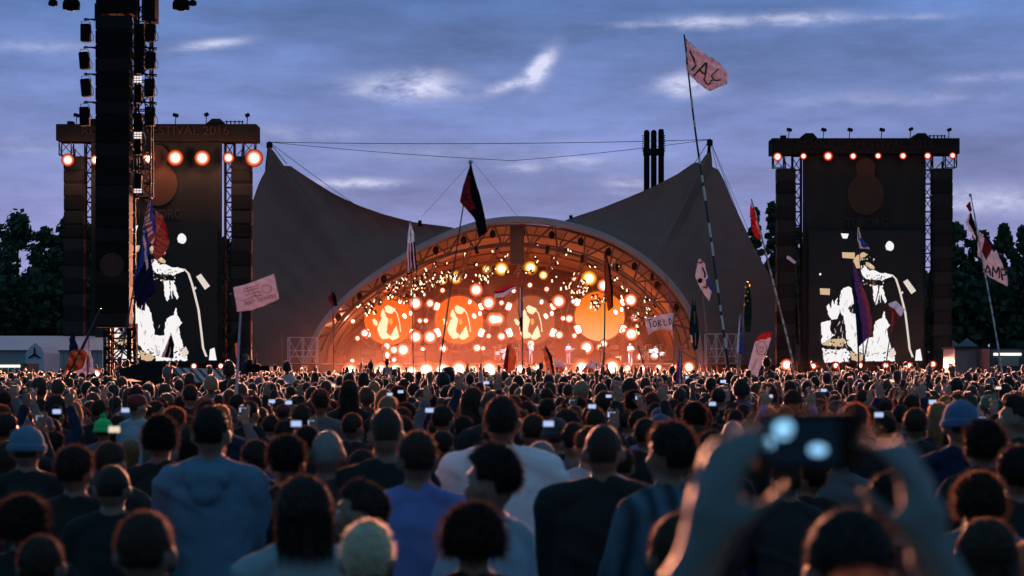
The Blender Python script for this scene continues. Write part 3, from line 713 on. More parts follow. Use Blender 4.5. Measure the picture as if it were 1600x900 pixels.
def round_screen(cxp, cyp, rp, face, label, pic=None, blind=True):
    c = P(cxp, cyp, PD); r = rp / F * PD
    t = thing('round_screen', c, label, 'round screen', 'round screens behind the band')
    m = MB(); m.disc((0, 0, 0), r, .12, 48); m.build('panel', face, t, smooth=False)
    m = MB()
    for q in (1.04, 1.32):
        m.tube([(cos(a) * r * q, -.05, sin(a) * r * q) for a in np.linspace(0, 2 * pi, 49)], .05, 5, cap=False)
    for a in np.linspace(0, 2 * pi, 25)[:-1]: m.tube([(cos(a) * r * 1.04, -.05, sin(a) * r * 1.04), (cos(a) * r * 1.32, -.05, sin(a) * r * 1.32)], .03, 4)
    m.build('ring', ring_m, t)
    k = PD / F
    if pic:
        m = MB(); rr = random.Random(int(cxp))
        FIG = [[(762, 512), (778, 500), (800, 512), (818, 520), (812, 532), (800, 548), (782, 545), (768, 535)], [(738, 588), (752, 562), (768, 556), (782, 572), (776, 610), (772, 640), (790, 655), (782, 672), (755, 676), (735, 655), (726, 622)],
               [(800, 645), (812, 622), (822, 606), (832, 636), (838, 664), (822, 676), (800, 680), (786, 668)], [(742, 560), (746, 535), (756, 520), (764, 540), (770, 556), (756, 570)], [(722, 610), (706, 598), (700, 575), (712, 570), (728, 590)], [(786, 575), (800, 568), (806, 590), (796, 606), (787, 596)]]
        for fi, o in enumerate(FIG):
            pts = []
            for i_ in range(len(o)):
                (x, v), (x2, v2) = o[i_], o[(i_ + 1) % len(o)]
                for q in (0, .33, .66): pts.append((x + (x2 - x) * q + rr.uniform(-2, 2) * (q > 0), v + (v2 - v) * q + rr.uniform(-2, 2) * (q > 0)))
            m.prism([Vector(((x - 786) / 3.333 * k * rp / 38, -.03 - fi * .003, -(v - 578) / 3.333 * k * rp / 38)) for x, v in pts], .02, 0 if fi != 5 else 1)
        m.tube([((x - 786) / 3.333 * k, -.03, -(v - 578) / 3.333 * k) for x, v in ((812, 524), (828, 545), (840, 590), (846, 640))], .05, 5)
        m.build('screen_picture', [warm_pic, disc_amber], t, smooth=False)
    if blind:
        for j, (dx, dy, rot, s) in enumerate(((-34, -21, 20, 1), (-33, 20, -20, 1.15), (35, -21, -25, .9), (35, 20, 20, 1.1), (24, -6, -30, .7), (33, -10, 0, .6), (17, -28, 10, .6))):
            f = rp / 38
            p = Vector((dx * f * k, -.35, -dy * f * k)); R = Matrix.Rotation(radians(rot), 3, 'Y')
            m = MB(); m.bevbox(p + Vector((0, .12, 0)), (.62 * s, .2, .82 * s), .08, R, 0); m.bevbox(p, (.42 * s, .1, .62 * s), .08, R, 1)
            m.build('blinder', [bl_red, hot], t, smooth=False)
    return t
round_screen(608, 500, 39, disc_orange, 'orange round screen farthest left behind the band with a pale figure', pic=.8)
round_screen(717, 500, 38, disc_orange, 'orange round screen with a pale figure, second from the left', pic=.86)
round_screen(829, 500, 38, disc_dim, 'dark round screen in the middle with a bright white figure', pic=.86)
round_screen(937, 494, 39, disc_grad, 'plain glowing orange round screen at the right', pic=None)

# ---------------------------------------------------------------- stage lamps
LW_ = []
c4 = [(410, 390, 'L'), (565, 480, 'L'), (640, 480, 'm'), (587, 570, 's'), (618, 570, 's'), (565, 655, 'L'), (640, 655, 'L'), (500, 722, 'L'), (452, 722, 'm'), (413, 703, 'm'), (413, 748, 'm'), (452, 775, 's'), (603, 718, 's'), (567, 775, 's'), (333, 778, 'm'), (235, 780, 's'), (262, 662, 's'),
      (300, 635, 'm'), (238, 573, 's'), (262, 485, 's'), (707, 715, 'm'), (880, 410, 'L'), (945, 478, 'L'), (1012, 477, 's'), (970, 563, 'L'), (993, 563, 'L'), (945, 650, 's'), (1012, 652, 'm'), (705, 412, 's'), (885, 712, 'm'), (915, 714, 's')]
c5 = [(545, 388, 'L'), (390, 350, 's'), (160, 385, 's'), (247, 406, 's'), (310, 470, 'L'), (387, 470, 's'), (685, 463, 'L'), (333, 558, 's'), (365, 560, 'm'), (706, 553, 'm'), (688, 640, 'L'), (392, 648, 's'), (313, 645, 'm'), (455, 710, 'L'), (545, 690, 'm'), (528, 708, 'm'), (540, 728, 's'), (618, 765, 'm'), (736, 758, 'm'), (955, 757, 'm'), (165, 690, 'm'), (448, 405, 's'), (648, 620, 's'), (75, 415, 's')]
yel = [(480 + 707 / 3.333, 330 + 360 / 3.333, 'm'), (480 + 775 / 3.333, 330 + 345 / 3.333, 'L'), (480 + 935 / 3.333, 330 + 303 / 3.333, 'm'), (480 + 1012 / 3.333, 330 + 300 / 3.333, 'L'), (780 + 163 / 3.333, 330 + 295 / 3.333, 'L'), (780 + 230 / 3.333, 330 + 333 / 3.333, 'm'), (780 + 468 / 3.333, 330 + 350 / 3.333, 'XL')]
RS = {'XL': .80, 'L': .68, 'm': .44, 's': .28}
REF = [('the first orange screen', 608, 500), ('the second orange screen', 717, 500), ('the dark middle screen', 829, 500), ('the plain orange screen', 937, 494)]
seen = {}
def where(px, py):
    n, x, y = min(REF, key=lambda q: math.hypot(q[1] - px, q[2] - py))
    dx, dy = px - x, py - y; v = 'above' if dy < -28 else 'below' if dy > 28 else 'level with'; h = 'left of' if dx < -14 else 'right of' if dx > 14 else 'in line with'
    s = f'{v} and {h} {n}'; return s
alll = [(480 + x / 3.333, 330 + y / 3.333, s, 'w') for x, y, s in c4] + [(780 + x / 3.333, 330 + y / 3.333, s, 'w') for x, y, s in c5] + [(x, y, s, 'y') for x, y, s in yel]
sizew = {'XL': 'largest', 'L': 'large', 'm': 'medium', 's': 'small'}
buck = {}
for a in alll: buck.setdefault((sizew[a[2]], where(a[0], a[1]), a[3]), []).append(a)
for key, L in buck.items():
    L.sort(key=lambda a: a[0] * 1.0 + a[1] * .3)
    for i, (px, py, s, kd) in enumerate(L):
        o = '' if len(L) == 1 else [', leftmost', ', second', ', third', ', fourth', ', fifth', ', sixth', ', seventh'][min(i, 6)] + (' from left' if i else '')
        c = 'yellow' if kd == 'y' else 'warm white'
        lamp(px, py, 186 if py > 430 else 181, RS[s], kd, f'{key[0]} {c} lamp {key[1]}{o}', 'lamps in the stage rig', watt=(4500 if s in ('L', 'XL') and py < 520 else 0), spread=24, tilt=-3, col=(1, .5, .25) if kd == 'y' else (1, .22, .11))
f4 = [(225, 838, 'L'), (311, 840, 's'), (383, 836, 'L'), (460, 835, 'L'), (545, 835, 'm'), (620, 832, 'L'), (705, 832, 'L'), (790, 828, 'L'), (862, 832, 'm'), (948, 828, 'L')]
f5 = [(112, 825, 'm'), (195, 825, 'm'), (340, 822, 's'), (430, 822, 'L'), (588, 818, 'L'), (668, 820, 's'), (748, 820, 's'), (830, 818, 's'), (908, 815, 's'), (988, 815, 'm')]
fl = [(480 + x / 3.333, 330 + y / 3.333, s) for x, y, s in f4] + [(780 + x / 3.333, 330 + y / 3.333, s) for x, y, s in f5]
NUM = 'first second third fourth fifth sixth seventh eighth ninth tenth eleventh twelfth thirteenth fourteenth fifteenth sixteenth seventeenth eighteenth nineteenth twentieth'.split()
for i, (px, py, s) in enumerate(fl):
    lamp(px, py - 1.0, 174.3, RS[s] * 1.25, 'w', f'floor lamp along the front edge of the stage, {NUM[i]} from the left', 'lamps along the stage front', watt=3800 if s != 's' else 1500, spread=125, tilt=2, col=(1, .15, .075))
# front spotlights on the arch that pick out the musicians in white
for x0, tx, ty, e, l in ((-3, -.4, 183.5, 12000, 'aimed at the drum kit'), (3, 1.6, 178, 9000, 'aimed at centre stage'), (6, 5.0, 178.5, 11000, 'aimed at the guitarist in the pale shirt'), (9, 10.4, 179, 14000, 'aimed at the singer in white'), (12, 12.8, 183.5, 12000, 'aimed at the pale keyboards')):
    zz = 12.6 - abs(x0) * .25; t = thing('follow_spot', (x0, 175.2, zz), 'small black spotlight hanging in the arch, ' + l, 'stage lamp', 'front spotlights in the arch')
    m = MB(); dv = (Vector((tx, ty, DZ + 1)) - Vector((x0, 175.2, zz))).normalized(); m.tube([-dv * .5, dv * .1], [.14, .17], 10); m.tube([(0, 0, 0), (0, 0, .8)], .03, 5); m.build('housing', black, t)
    L = bpy.data.lights.new('bulb', 'SPOT'); L.energy = e; L.color = (.92, .86, 1.0); L.spot_size = radians(13); L.spot_blend = .4; L.shadow_soft_size = .12
    lo = bpy.data.objects.new('bulb', L); COL.objects.link(lo); lo.parent = t; lo.location = dv * .2; lo.rotation_euler = dv.to_track_quat('-Z', 'Y').to_euler()
# unseen lamps added to brighten the vault from below
for x, e, l in ((-11, 800, 'at the left end'), (-5, 900, 'left of the drum kit'), (1, 900, 'at centre stage'), (6, 900, 'right of centre stage'), (11, 1000, 'at the right end')):
    t = thing('added_uplight', (x, 184, DZ), 'upward lamp on the deck lighting the vault, ' + l, 'stage lamp', 'added uplights on the stage deck')
    m = MB(); m.tube([(0, 0, 0), (0, 0, .35)], [.2, .25], 10); m.build('housing', black, t)
    L = bpy.data.lights.new('bulb', 'SPOT'); L.energy = e * 1.0; L.color = (1, .24, .055); L.spot_size = radians(140); L.spot_blend = .5; L.shadow_soft_size = .3
    lo = bpy.data.objects.new('bulb', L); COL.objects.link(lo); lo.parent = t; lo.location = (0, 0, .5); lo.rotation_euler = (radians(180 - 25), 0, 0)

# ---------------------------------------------------------------- slanted lighting trusses under the vault
glint = emat('glint', (1.0, .66, .42), 2.2)
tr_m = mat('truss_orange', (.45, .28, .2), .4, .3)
TL = [((603, 436), (585, 470)), ((648, 425), (622, 470)), ((683, 404), (668, 452)), ((735, 388), (716, 437)), ((782, 380), (758, 428)), ((830, 384), (806, 430)), ((876, 388), (855, 425)), ((918, 398), (898, 436)), ((965, 405), (978, 450)), ((1008, 455), (985, 500)), ((1018, 466), (1000, 505)), ((560, 462), (545, 482))]
for i, (a, b) in enumerate(TL):
    d = 182; pa, pb = P(*a, d), P(*b, d - 1.5)
    t = thing('lighting_truss', pa, f'slanted truss with spotlights hanging under the stage vault, {NUM[i] if i < 9 else ["", "", "", "", "", "", "", "", "", "right of the orange screen, upper", "right of the orange screen, lower", "at the far left end"][i]}' + (' from the left' if i < 9 else ''), 'lighting truss', 'slanted trusses under the vault')
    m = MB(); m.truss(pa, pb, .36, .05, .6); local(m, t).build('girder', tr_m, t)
    m = MB(); m.tube([pa, pa + Vector((0, 0, 2.2))], .04, 5); local(m, t).build('hanger', dark_steel, t)
    rr = random.Random(i)
    for k in range(9):
        s = k / 8; c = pa.lerp(pb, s) + Vector((rr.uniform(-.9, 1.3), rr.uniform(-.6, .4), rr.uniform(-.8, .25)))
        if rr.random() < .15: continue
        m = MB(); R = Matrix.Rotation(rr.uniform(-.7, .7), 3, 'Y')
        m.bevbox(c, (.30, .34, .42), .06, R, 0); m.bevbox(c + R @ Vector((rr.uniform(-.08, .1), -.2, rr.uniform(-.1, .12))), (rr.uniform(.08, .16), .08, rr.uniform(.12, .34)), .02, R, 1)
        m.tube([c, pa.lerp(pb, s)], .03, 4, 0)
        local(m, t).build('spotlight', [black, glint], t, smooth=False)
m = MB(); rr = random.Random(5)
for k in range(120):
    px = rr.gauss(0, 1); c = rr.choice([(635, 448, 30, 16), (660, 440, 30, 14), (700, 430, 30, 12), (755, 432, 25, 10), (880, 445, 25, 12), (905, 455, 18, 16), (930, 470, 12, 12), (575, 480, 16, 14)])
    p = P(c[0] + rr.gauss(0, c[2] * .5), c[1] + rr.gauss(0, c[3] * .5), 183.5 + rr.random())
    t = p; R = Matrix.Rotation(rr.uniform(-.8, .8), 3, 'Y')
    m.bevbox(p, (rr.uniform(.07, .15), .1, rr.uniform(.12, .34)), .02, R, 1); m.bevbox(p + Vector((.1, .2, .12)), (.26, .26, .34), .05, R, 0)
ft = thing('fixture_cluster', (0, 184, 13), 'clusters of small glinting fixtures hanging between the slanted trusses', 'light fixtures')
local(m, ft); m.build('fixture', [black, glint], ft, smooth=False)
ft.children[0]['kind'] = 'stuff' if ft.children else 0
# fixtures hung in the arch
for i in range(8, NA - 8, 4):
    p = A2[i].lerp(B2[i], .42)
    m = MB(); m.ell(p + Vector((.15, .2, -.1)), (.26, .26, .36), 10, 8); m.tube([p + Vector((.15, .2, .2)), A2[i]], .04, 5); world_part(m, 'arch_fixture', black)

# ---------------------------------------------------------------- smoke in front of and inside the stage
def smoke(name, lo, hi, dens, col, label):
    m = MB(); c = [(a + b) / 2 for a, b in zip(lo, hi)]; m.box(c, [b - a for a, b in zip(lo, hi)])
    mm = bpy.data.materials.new(name); mm.use_nodes = True; mm.node_tree.nodes.clear(); T = NT(mm.node_tree)
    v = T.new('ShaderNodeVolumePrincipled'); v.inputs['Color'].default_value = (*col, 1); v.inputs['Density'].default_value = dens; v.inputs['Anisotropy'].default_value = HAZE_G
    o = T.new('ShaderNodeOutputMaterial'); T.l.new(v.outputs[0], o.inputs['Volume'])
    ob = m.build(name, mm, smooth=False); ob['kind'] = 'stuff'; ob['label'] = label; ob['category'] = 'haze'; return ob
HAZE_G = 0.2
sm = smoke('stage_smoke', (-48, 150, -.5), (48, 174.0, 26), 1.0, (1.0, .55, .45), 'warm smoke drifting off the stage over the front rows')
T = NT(sm.data.materials[0].node_tree); tcn = T.new('ShaderNodeTexCoord'); s_ = T.new('ShaderNodeSeparateXYZ'); T.l.new(tcn.outputs['Object'], s_.inputs[0])
nz = T.noise(tcn.outputs['Object'], .12, 2, .5)
fx = T.m('EXPONENT', T.m('MULTIPLY', T.m('POWER', T.m('ABSOLUTE', T.m('DIVIDE', T.m('ADD', s_.outputs[0], 3.0), 17.0)), 2.0), -1)); fz = T.m('EXPONENT', T.m('MULTIPLY', s_.outputs[2], -.20))
dn = T.m('MULTIPLY', T.m('MULTIPLY', fx, fz), T.m('MULTIPLY', nz, 0.0030)); T.l.new(dn, [n for n in T.n if n.type == 'PRINCIPLED_VOLUME'][0].inputs['Density'])
# ---------------------------------------------------------------- people
def pmat(name, rough, var, scale, sheen, transl=0.0, bump=0.0, stripes=False, spec=.2):
    m = bpy.data.materials.new(name); m.use_nodes = True; m.node_tree.nodes.clear(); T = NT(m.node_tree)
    tcn = T.new('ShaderNodeTexCoord'); v = tcn.outputs['Object']; oi = T.new('ShaderNodeObjectInfo')
    nz = T.noise(v, scale, 4, .65); k = T.m('MULTIPLY_ADD', nz, 2 * var, 1 - var)
    if stripes:
        sp = T.new('ShaderNodeSeparateXYZ'); T.l.new(v, sp.inputs[0])
        w = T.m('SINE', T.m('MULTIPLY', T.m('ADD', sp.outputs[0], T.m('MULTIPLY', nz, .05)), 75.0)); k = T.m('MULTIPLY', k, T.m('MULTIPLY_ADD', w, .42, .8))
    s = T.new('ShaderNodeVectorMath', operation='SCALE'); T.l.new(oi.outputs['Color'], s.inputs[0]); T.l.new(k, s.inputs['Scale'])
    b = T.new('ShaderNodeBsdfPrincipled'); T.l.new(s.outputs[0], b.inputs['Base Color']); b.inputs['Roughness'].default_value = rough
    b.inputs['Specular IOR Level'].default_value = spec; b.inputs['Sheen Weight'].default_value = sheen; b.inputs['Sheen Roughness'].default_value = .35
    if bump:
        bn = T.new('ShaderNodeBump'); bn.inputs['Strength'].default_value = bump; bn.inputs['Distance'].default_value = .01
        T.l.new(T.noise(v, scale * 5, 3, .6), bn.inputs['Height']); T.l.new(bn.outputs[0], b.inputs['Normal'])
    out = b.outputs[0]
    if transl:
        t = T.new('ShaderNodeBsdfTranslucent'); mx = T.new('ShaderNodeMixShader'); mx.inputs[0].default_value = transl
        sc2 = T.new('ShaderNodeVectorMath', operation='SCALE'); T.l.new(s.outputs[0], sc2.inputs[0]); sc2.inputs['Scale'].default_value = 3.3; T.l.new(sc2.outputs[0], t.inputs[0])
        T.l.new(out, mx.inputs[1]); T.l.new(t.outputs[0], mx.inputs[2]); out = mx.outputs[0]
    o = T.new('ShaderNodeOutputMaterial'); T.l.new(out, o.inputs[0]); return m
skin = pmat('skin', .55, .12, 9, .0, spec=.3); hairm = pmat('hair', .6, .4, 40, .0, transl=.0, bump=.5, spec=.3)
strand_m = pmat('hair_strands', .5, .3, 20, .0, transl=.6); cloth = pmat('clothing', .95, .16, 5, .08, bump=.25); knit = pmat('striped_knit', .95, .15, 5, .1, stripes=True)
wool = pmat('wool', .95, .3, 60, .3, bump=.8); eyem = mat('eye', (.6, .58, .55), .3); darkm = mat('pupil', (.02, .02, .02), .3)
phone_m = black; screen_m = emat('phone_screen', (.50, .64, 1.0), .9); screen_warm = emat('phone_screen_warm', (1.0, .80, .6), .85)

def organic(mb, voxel, name, mats, smooth_it=4, push=None):
    me = mb.mesh(name + '_src', []); o = bpy.data.objects.new('tmp', me); COL.objects.link(o)
    r = o.modifiers.new('r', 'REMESH'); r.mode = 'VOXEL'; r.voxel_size = voxel; r.use_smooth_shade = True
    s = o.modifiers.new('s', 'SMOOTH'); s.iterations = smooth_it; s.factor = .5
    dg = bpy.context.evaluated_depsgraph_get(); out = bpy.data.meshes.new_from_object(o.evaluated_get(dg))
    bpy.data.objects.remove(o); bpy.data.meshes.remove(me); out.name = name; out.materials.clear()
    for m in mats: out.materials.append(m)
    n = len(out.vertices); co = np.empty(n * 3, 'f'); out.vertices.foreach_get('co', co); co = co.reshape(-1, 3)
    if push is not None: co = push(co); out.vertices.foreach_set('co', co.ravel()); out.update()
    out.polygons.foreach_set('use_smooth', [True] * len(out.polygons)); return out

HEADC = Vector((0, 0, 1.645))
def hand(m, w, dirv, palm, side, curl=.5, spread=.12, k=1.0):
    """w wrist, dirv along the hand, palm: palm normal, side: direction of the thumb"""
    w = Vector(w); d = Vector(dirv).normalized(); pn = Vector(palm).normalized(); pn = (pn - d * pn.dot(d)).normalized(); s = d.cross(pn).normalized()
    if s.dot(Vector(side)) < 0: s = -s
    for j in range(4):
        off = (1.5 - j) * .021 * k; a = w + s * off * .7 + d * .01; b = w + s * off + d * .088 * k
        m.capsule(a, b, .017 * k, .0115 * k, 8)
        L = (.040, .046, .043, .033)[j] * k; q = b; dd = (d + s * (1.5 - j) * spread).normalized()
        for f in range(3):
            ang = curl * (.55 + .35 * f); dd = (dd * cos(ang) + pn * sin(ang)).normalized(); e = q + dd * L * (1, .72, .55)[f]
            m.capsule(q, e, (.0098, .009, .0082)[f] * k, (.009, .0082, .0074)[f] * k, 8); q = e
    m.ell(w + d * .045 * k, (.03 * k, .03 * k, .03 * k), 10, 8)
    q = w + s * .025 * k + d * .02 * k; dd = (d * .75 + s * .8 + pn * .25).normalized()
    for f, L in enumerate((.042, .034, .027)):
        e = q + dd * L * k; m.capsule(q, e, (.0145, .0115, .010)[f] * k, (.0115, .010, .0088)[f] * k, 8); q = e; dd = (dd + pn * .25 * curl + d * .25).normalized()

ARMS = {  # elbow and wrist for the right (+x) arm; mirrored for the left unless given twice
 'down': ((.245, .03, 1.13), (.235, .13, .90)), 'front': ((.225, .09, 1.13), (.09, .27, 1.16)), 'cross': ((.25, .08, 1.15), (.03, .24, 1.20)),
 'up': ((.29, .10, 1.60), (.20, .17, 1.86)), 'wave': ((.33, .03, 1.55), (.38, .05, 1.83)), 'phone': ((.24, .18, 1.38), (.10, .30, 1.62)), 'side': ((.46, .06, 1.42), (.70, .10, 1.46)),
 'holdL': ((-.275, .20, 1.53), (-.142, .16, 1.79)), 'holdR': ((.255, .20, 1.53), (.098, .16, 1.785)), 'guitR': ((.27, .02, 1.15), (.08, .20, 1.08)), 'guitL': ((.30, .06, 1.18), (.42, .22, 1.26)), 'play': ((.26, .12, 1.15), (.20, .34, 1.13))}
def armpair(l, r):
    def g(key, s):
        e, w = ARMS[key]; f = 1 if key in ('holdR',) or key[:4] != 'hold' else 1
        if key == 'holdL': return Vector(e), Vector(w)
        return Vector((e[0] * s, e[1], e[2])), Vector((w[0] * s, w[1], w[2]))
    return g(l, -1), g(r, 1)
def skeleton(l, r, wide=1.0, lean=0.0): return dict(arms=armpair(l, r), wide=wide)
def body_mesh(name, l, r, wide=1.0, belly=1.0, voxel=.012, curl=(.5, .5), fine=False):
    m = MB(); w = wide
    m.loft([(.84, .15 * w, .11 * belly, 0, 0), (.93, .165 * w, .12 * belly, 0, -.005), (1.05, .143 * w, .105 * belly, 0, 0), (1.16, .145 * w, .105 * belly, 0, 0), (1.28, .165 * w, .112, 0, .005), (1.37, .17 * w, .105, 0, 0), (1.43, .13 * w, .082, 0, -.01), (1.47, .075, .062, 0, -.01)], 24)
    m.capsule((0, -.012, 1.42), (0, .002, 1.56), .064 * (w ** .5), .054, 14)
    for s in (-1, 1):
        m.capsule((s * .03, -.018, 1.492), (s * .165 * w, -.005, 1.425), .050, .057 * w, 12)
        m.capsule((s * .095, 0, .90), (s * .105, .01, .50), .088 * w, .056, 12); m.capsule((s * .105, .01, .50), (s * .11, -.02, .09), .057, .038, 12)
        m.capsule((s * .11, -.04, .04), (s * .125, .12, .035), .038, .032, 10, squash=.9)
    (eL, wL), (eR, wR) = armpair(l, r)
    for s, e, q, c in ((-1, eL, wL, curl[0]), (1, eR, wR, curl[1])):
        sh = Vector((s * .178 * w, 0, 1.405)); m.capsule(sh, e, .052 * w, .040, 12); m.capsule(e, q, .041, .027, 12)
        d = (q - e).normalized()
        up_ = q.z > 1.45
        if l == 'holdL': hand(m, q, Vector((-s * .18, .0, 1)), Vector((-s * .85, .45, 0)), Vector((0, -1, .2)), .62, .20)
        elif up_: hand(m, q, Vector((0, .05, 1)), Vector((0, 1, 0)), Vector((-s, 0, 0)), c, .14)
        else: hand(m, q, d, Vector((-s, .2, -.1)), Vector((0, .6, .7)), c)
    # head
    m.ell((0, -.012, 1.648), (.0755, .095, .102), 24, 16); m.ell((0, .030, 1.592), (.056, .068, .066), 18, 12); m.ell((0, .052, 1.552), (.036, .042, .03), 12, 8)
    m.capsule((0, .082, 1.655), (0, .108, 1.612), .0095, .0135, 8); m.ell((0, .075, 1.672), (.052, .022, .014), 12, 8); m.ell((0, .09, 1.573), (.024, .012, .010), 10, 6)
    for s in (-1, 1):
        m.ell((s * .083, -.012, 1.628), (.013, .021, .034), 10, 8); m.ell((s * .038, .062, 1.61), (.028, .03, .028), 10, 8)
    def push(co):
        for s in (-1, 1):
            d2 = (co[:, 0] - s * .031) ** 2 / .017 ** 2 + (co[:, 2] - 1.649) ** 2 / .011 ** 2; f = np.exp(-d2) * (co[:, 1] > .05); co[:, 1] -= .010 * f
        return co
    me = organic(m, voxel, name, [skin, eyem, darkm], 3, push)
    return me
def join_extra(me, mb):
    """append extra geometry (with its own material slots) to a finished mesh"""
    bm = bmesh.new(); bm.from_mesh(me); vs = [bm.verts.new(v) for v in mb.v]
    for f, mi in zip(mb.f, mb.m):
        try: q = bm.faces.new([vs[i] for i in f]); q.material_index = mi; q.smooth = True
        except ValueError: pass
    bm.to_mesh(me); bm.free(); return me
def with_eyes(me):
    m = MB()
    for s in (-1, 1):
        m.ell((s * .031, .072, 1.648), (.0125, .0125, .0125), 10, 8, 1); m.ell((s * .031, .0805, 1.648), (.0055, .005, .0055), 8, 6, 2)
    return join_extra(me, m)
def wrinkle(me, amp=.008, seed=0, z0=.8):
    n = len(me.vertices); co = np.empty(n * 3, 'f'); no = np.empty(n * 3, 'f'); me.vertices.foreach_get('co', co); me.vertices.foreach_get('normal', no)
    co = co.reshape(-1, 3); no = no.reshape(-1, 3)
    for i in range(n):
        x, y, z = co[i]
        k = noise.noise((x * 9 + seed, y * 9, z * 4.2 + x * 6)) * 1.0 + .5 * noise.noise((x * 22 + seed, y * 22, z * 12)); k = k - abs(k) * .55; fz = 7 * x + 16 * z; k += .55 * noise.noise((fz * .8 + seed, x * 3, y * 4)) ** 3 * 6
        co[i] += no[i] * max(k * amp, -.0045)
    me.vertices.foreach_set('co', co.ravel()); me.update(); return me
def shirt_mesh(name, l, r, wide=1.0, belly=1.0, sleeve='short', hood=False, mats=None, seed=0, loose=.016, collar=False):
    m = MB(); w = wide; q = loose
    m.loft([(.80, .172 * w + q, .130 * belly + q, 0, 0), (.88, .175 * w + q, .130 * belly + q, 0, 0), (1.0, .158 * w + q * 1.2, .118 * belly + q, 0, 0), (1.14, .155 * w + q * 1.2, .112 * belly + q, 0, 0), (1.28, .170 * w + q, .116 + q, 0, .004), (1.37, .172 * w + q, .108 + q * .8, 0, 0), (1.43, .125 * w + q, .082 + q * .6, 0, -.01), (1.47, .078 + q * .4, .066 + q * .4, 0, -.012), (1.500, .066 + q * .4, .062 + q * .4, 0, -.014)], 26)
    (eL, wL), (eR, wR) = armpair(l, r)
    for s, e, wr in ((-1, eL, wL), (1, eR, wR)):
        sh = Vector((s * .178 * w, 0, 1.405)); m.capsule((s * .032, -.018, 1.484), (s * .168 * w, -.005, 1.424), .050 + q * .6, .059 * w + q * .6, 12)
        if sleeve == 'short': m.tube([sh, sh.lerp(e, .35), sh.lerp(e, .72)], [.054 * w + q * .9, .054 * w + q * 1.2, .052 + q * 1.4], 16)
        else: m.capsule(sh, e, .053 * w + q, .044 + q * .8, 14); m.tube([e, e.lerp(wr, .5), e.lerp(wr, .95)], [.044 + q * .8, .040 + q * .7, .032 + q * .4], 14)
    if hood:
        for k in range(9):
            a = pi * (k / 8) + pi; x = cos(a) * .085; y = sin(a) * .075 - .012
            m.ell((x * 1.12, y * 1.15, 1.488 + .014 * sin(a * 3) - .015 * (-sin(a))), (.046, .044, .040), 10, 8)
        m.ell((0, -.125, 1.445), (.105, .05, .055), 14, 10); m.ell((0, -.135, 1.39), (.075, .038, .06), 12, 8)
    if collar:
        m.tube([(cos(a) * .066, sin(a) * .066 - .01, 1.487 + .006 * sin(a)) for a in np.linspace(-pi * 1.35, pi * .35, 18)], .014, 8)
    me = organic(m, .0125, name, mats or [cloth], 4); return wrinkle(me, .015 if loose > .02 else .011, seed)
def trousers_mesh():
    m = MB(); m.loft([(.80, .165, .118, 0, 0), (.90, .172, .125, 0, 0), (.98, .155, .115, 0, 0)], 20)
    for s in (-1, 1): m.capsule((s * .092, 0, .86), (s * .105, .01, .50), .096, .070, 14); m.tube([(s * .105, .01, .52), (s * .108, 0, .3), (s * .11, -.02, .07)], [.070, .062, .058], 14)
    return wrinkle(organic(m, .016, 'trousers', [cloth], 3), .008, 5)
def strands(n, fn, rs, w=.0016):
    m = MB()
    for k in range(n):
        p, d = fn(rs); p = Vector(p); d = Vector(d); L = d.length
        if L < 1e-4: continue
        s = d.cross(Vector((rs.uniform(-1, 1), rs.uniform(-1, 1), rs.uniform(-1, 1)))); 
        if s.length < 1e-6: continue
        s = s.normalized() * w; mid = p + d * .55 + Vector((0, 0, -L * .08)); m.add([p - s, p + s, mid + s * .7, mid - s * .7, p + d + Vector((0, 0, -L * .25))], [(0, 1, 2, 3), (3, 2, 4)], 1)
    return m
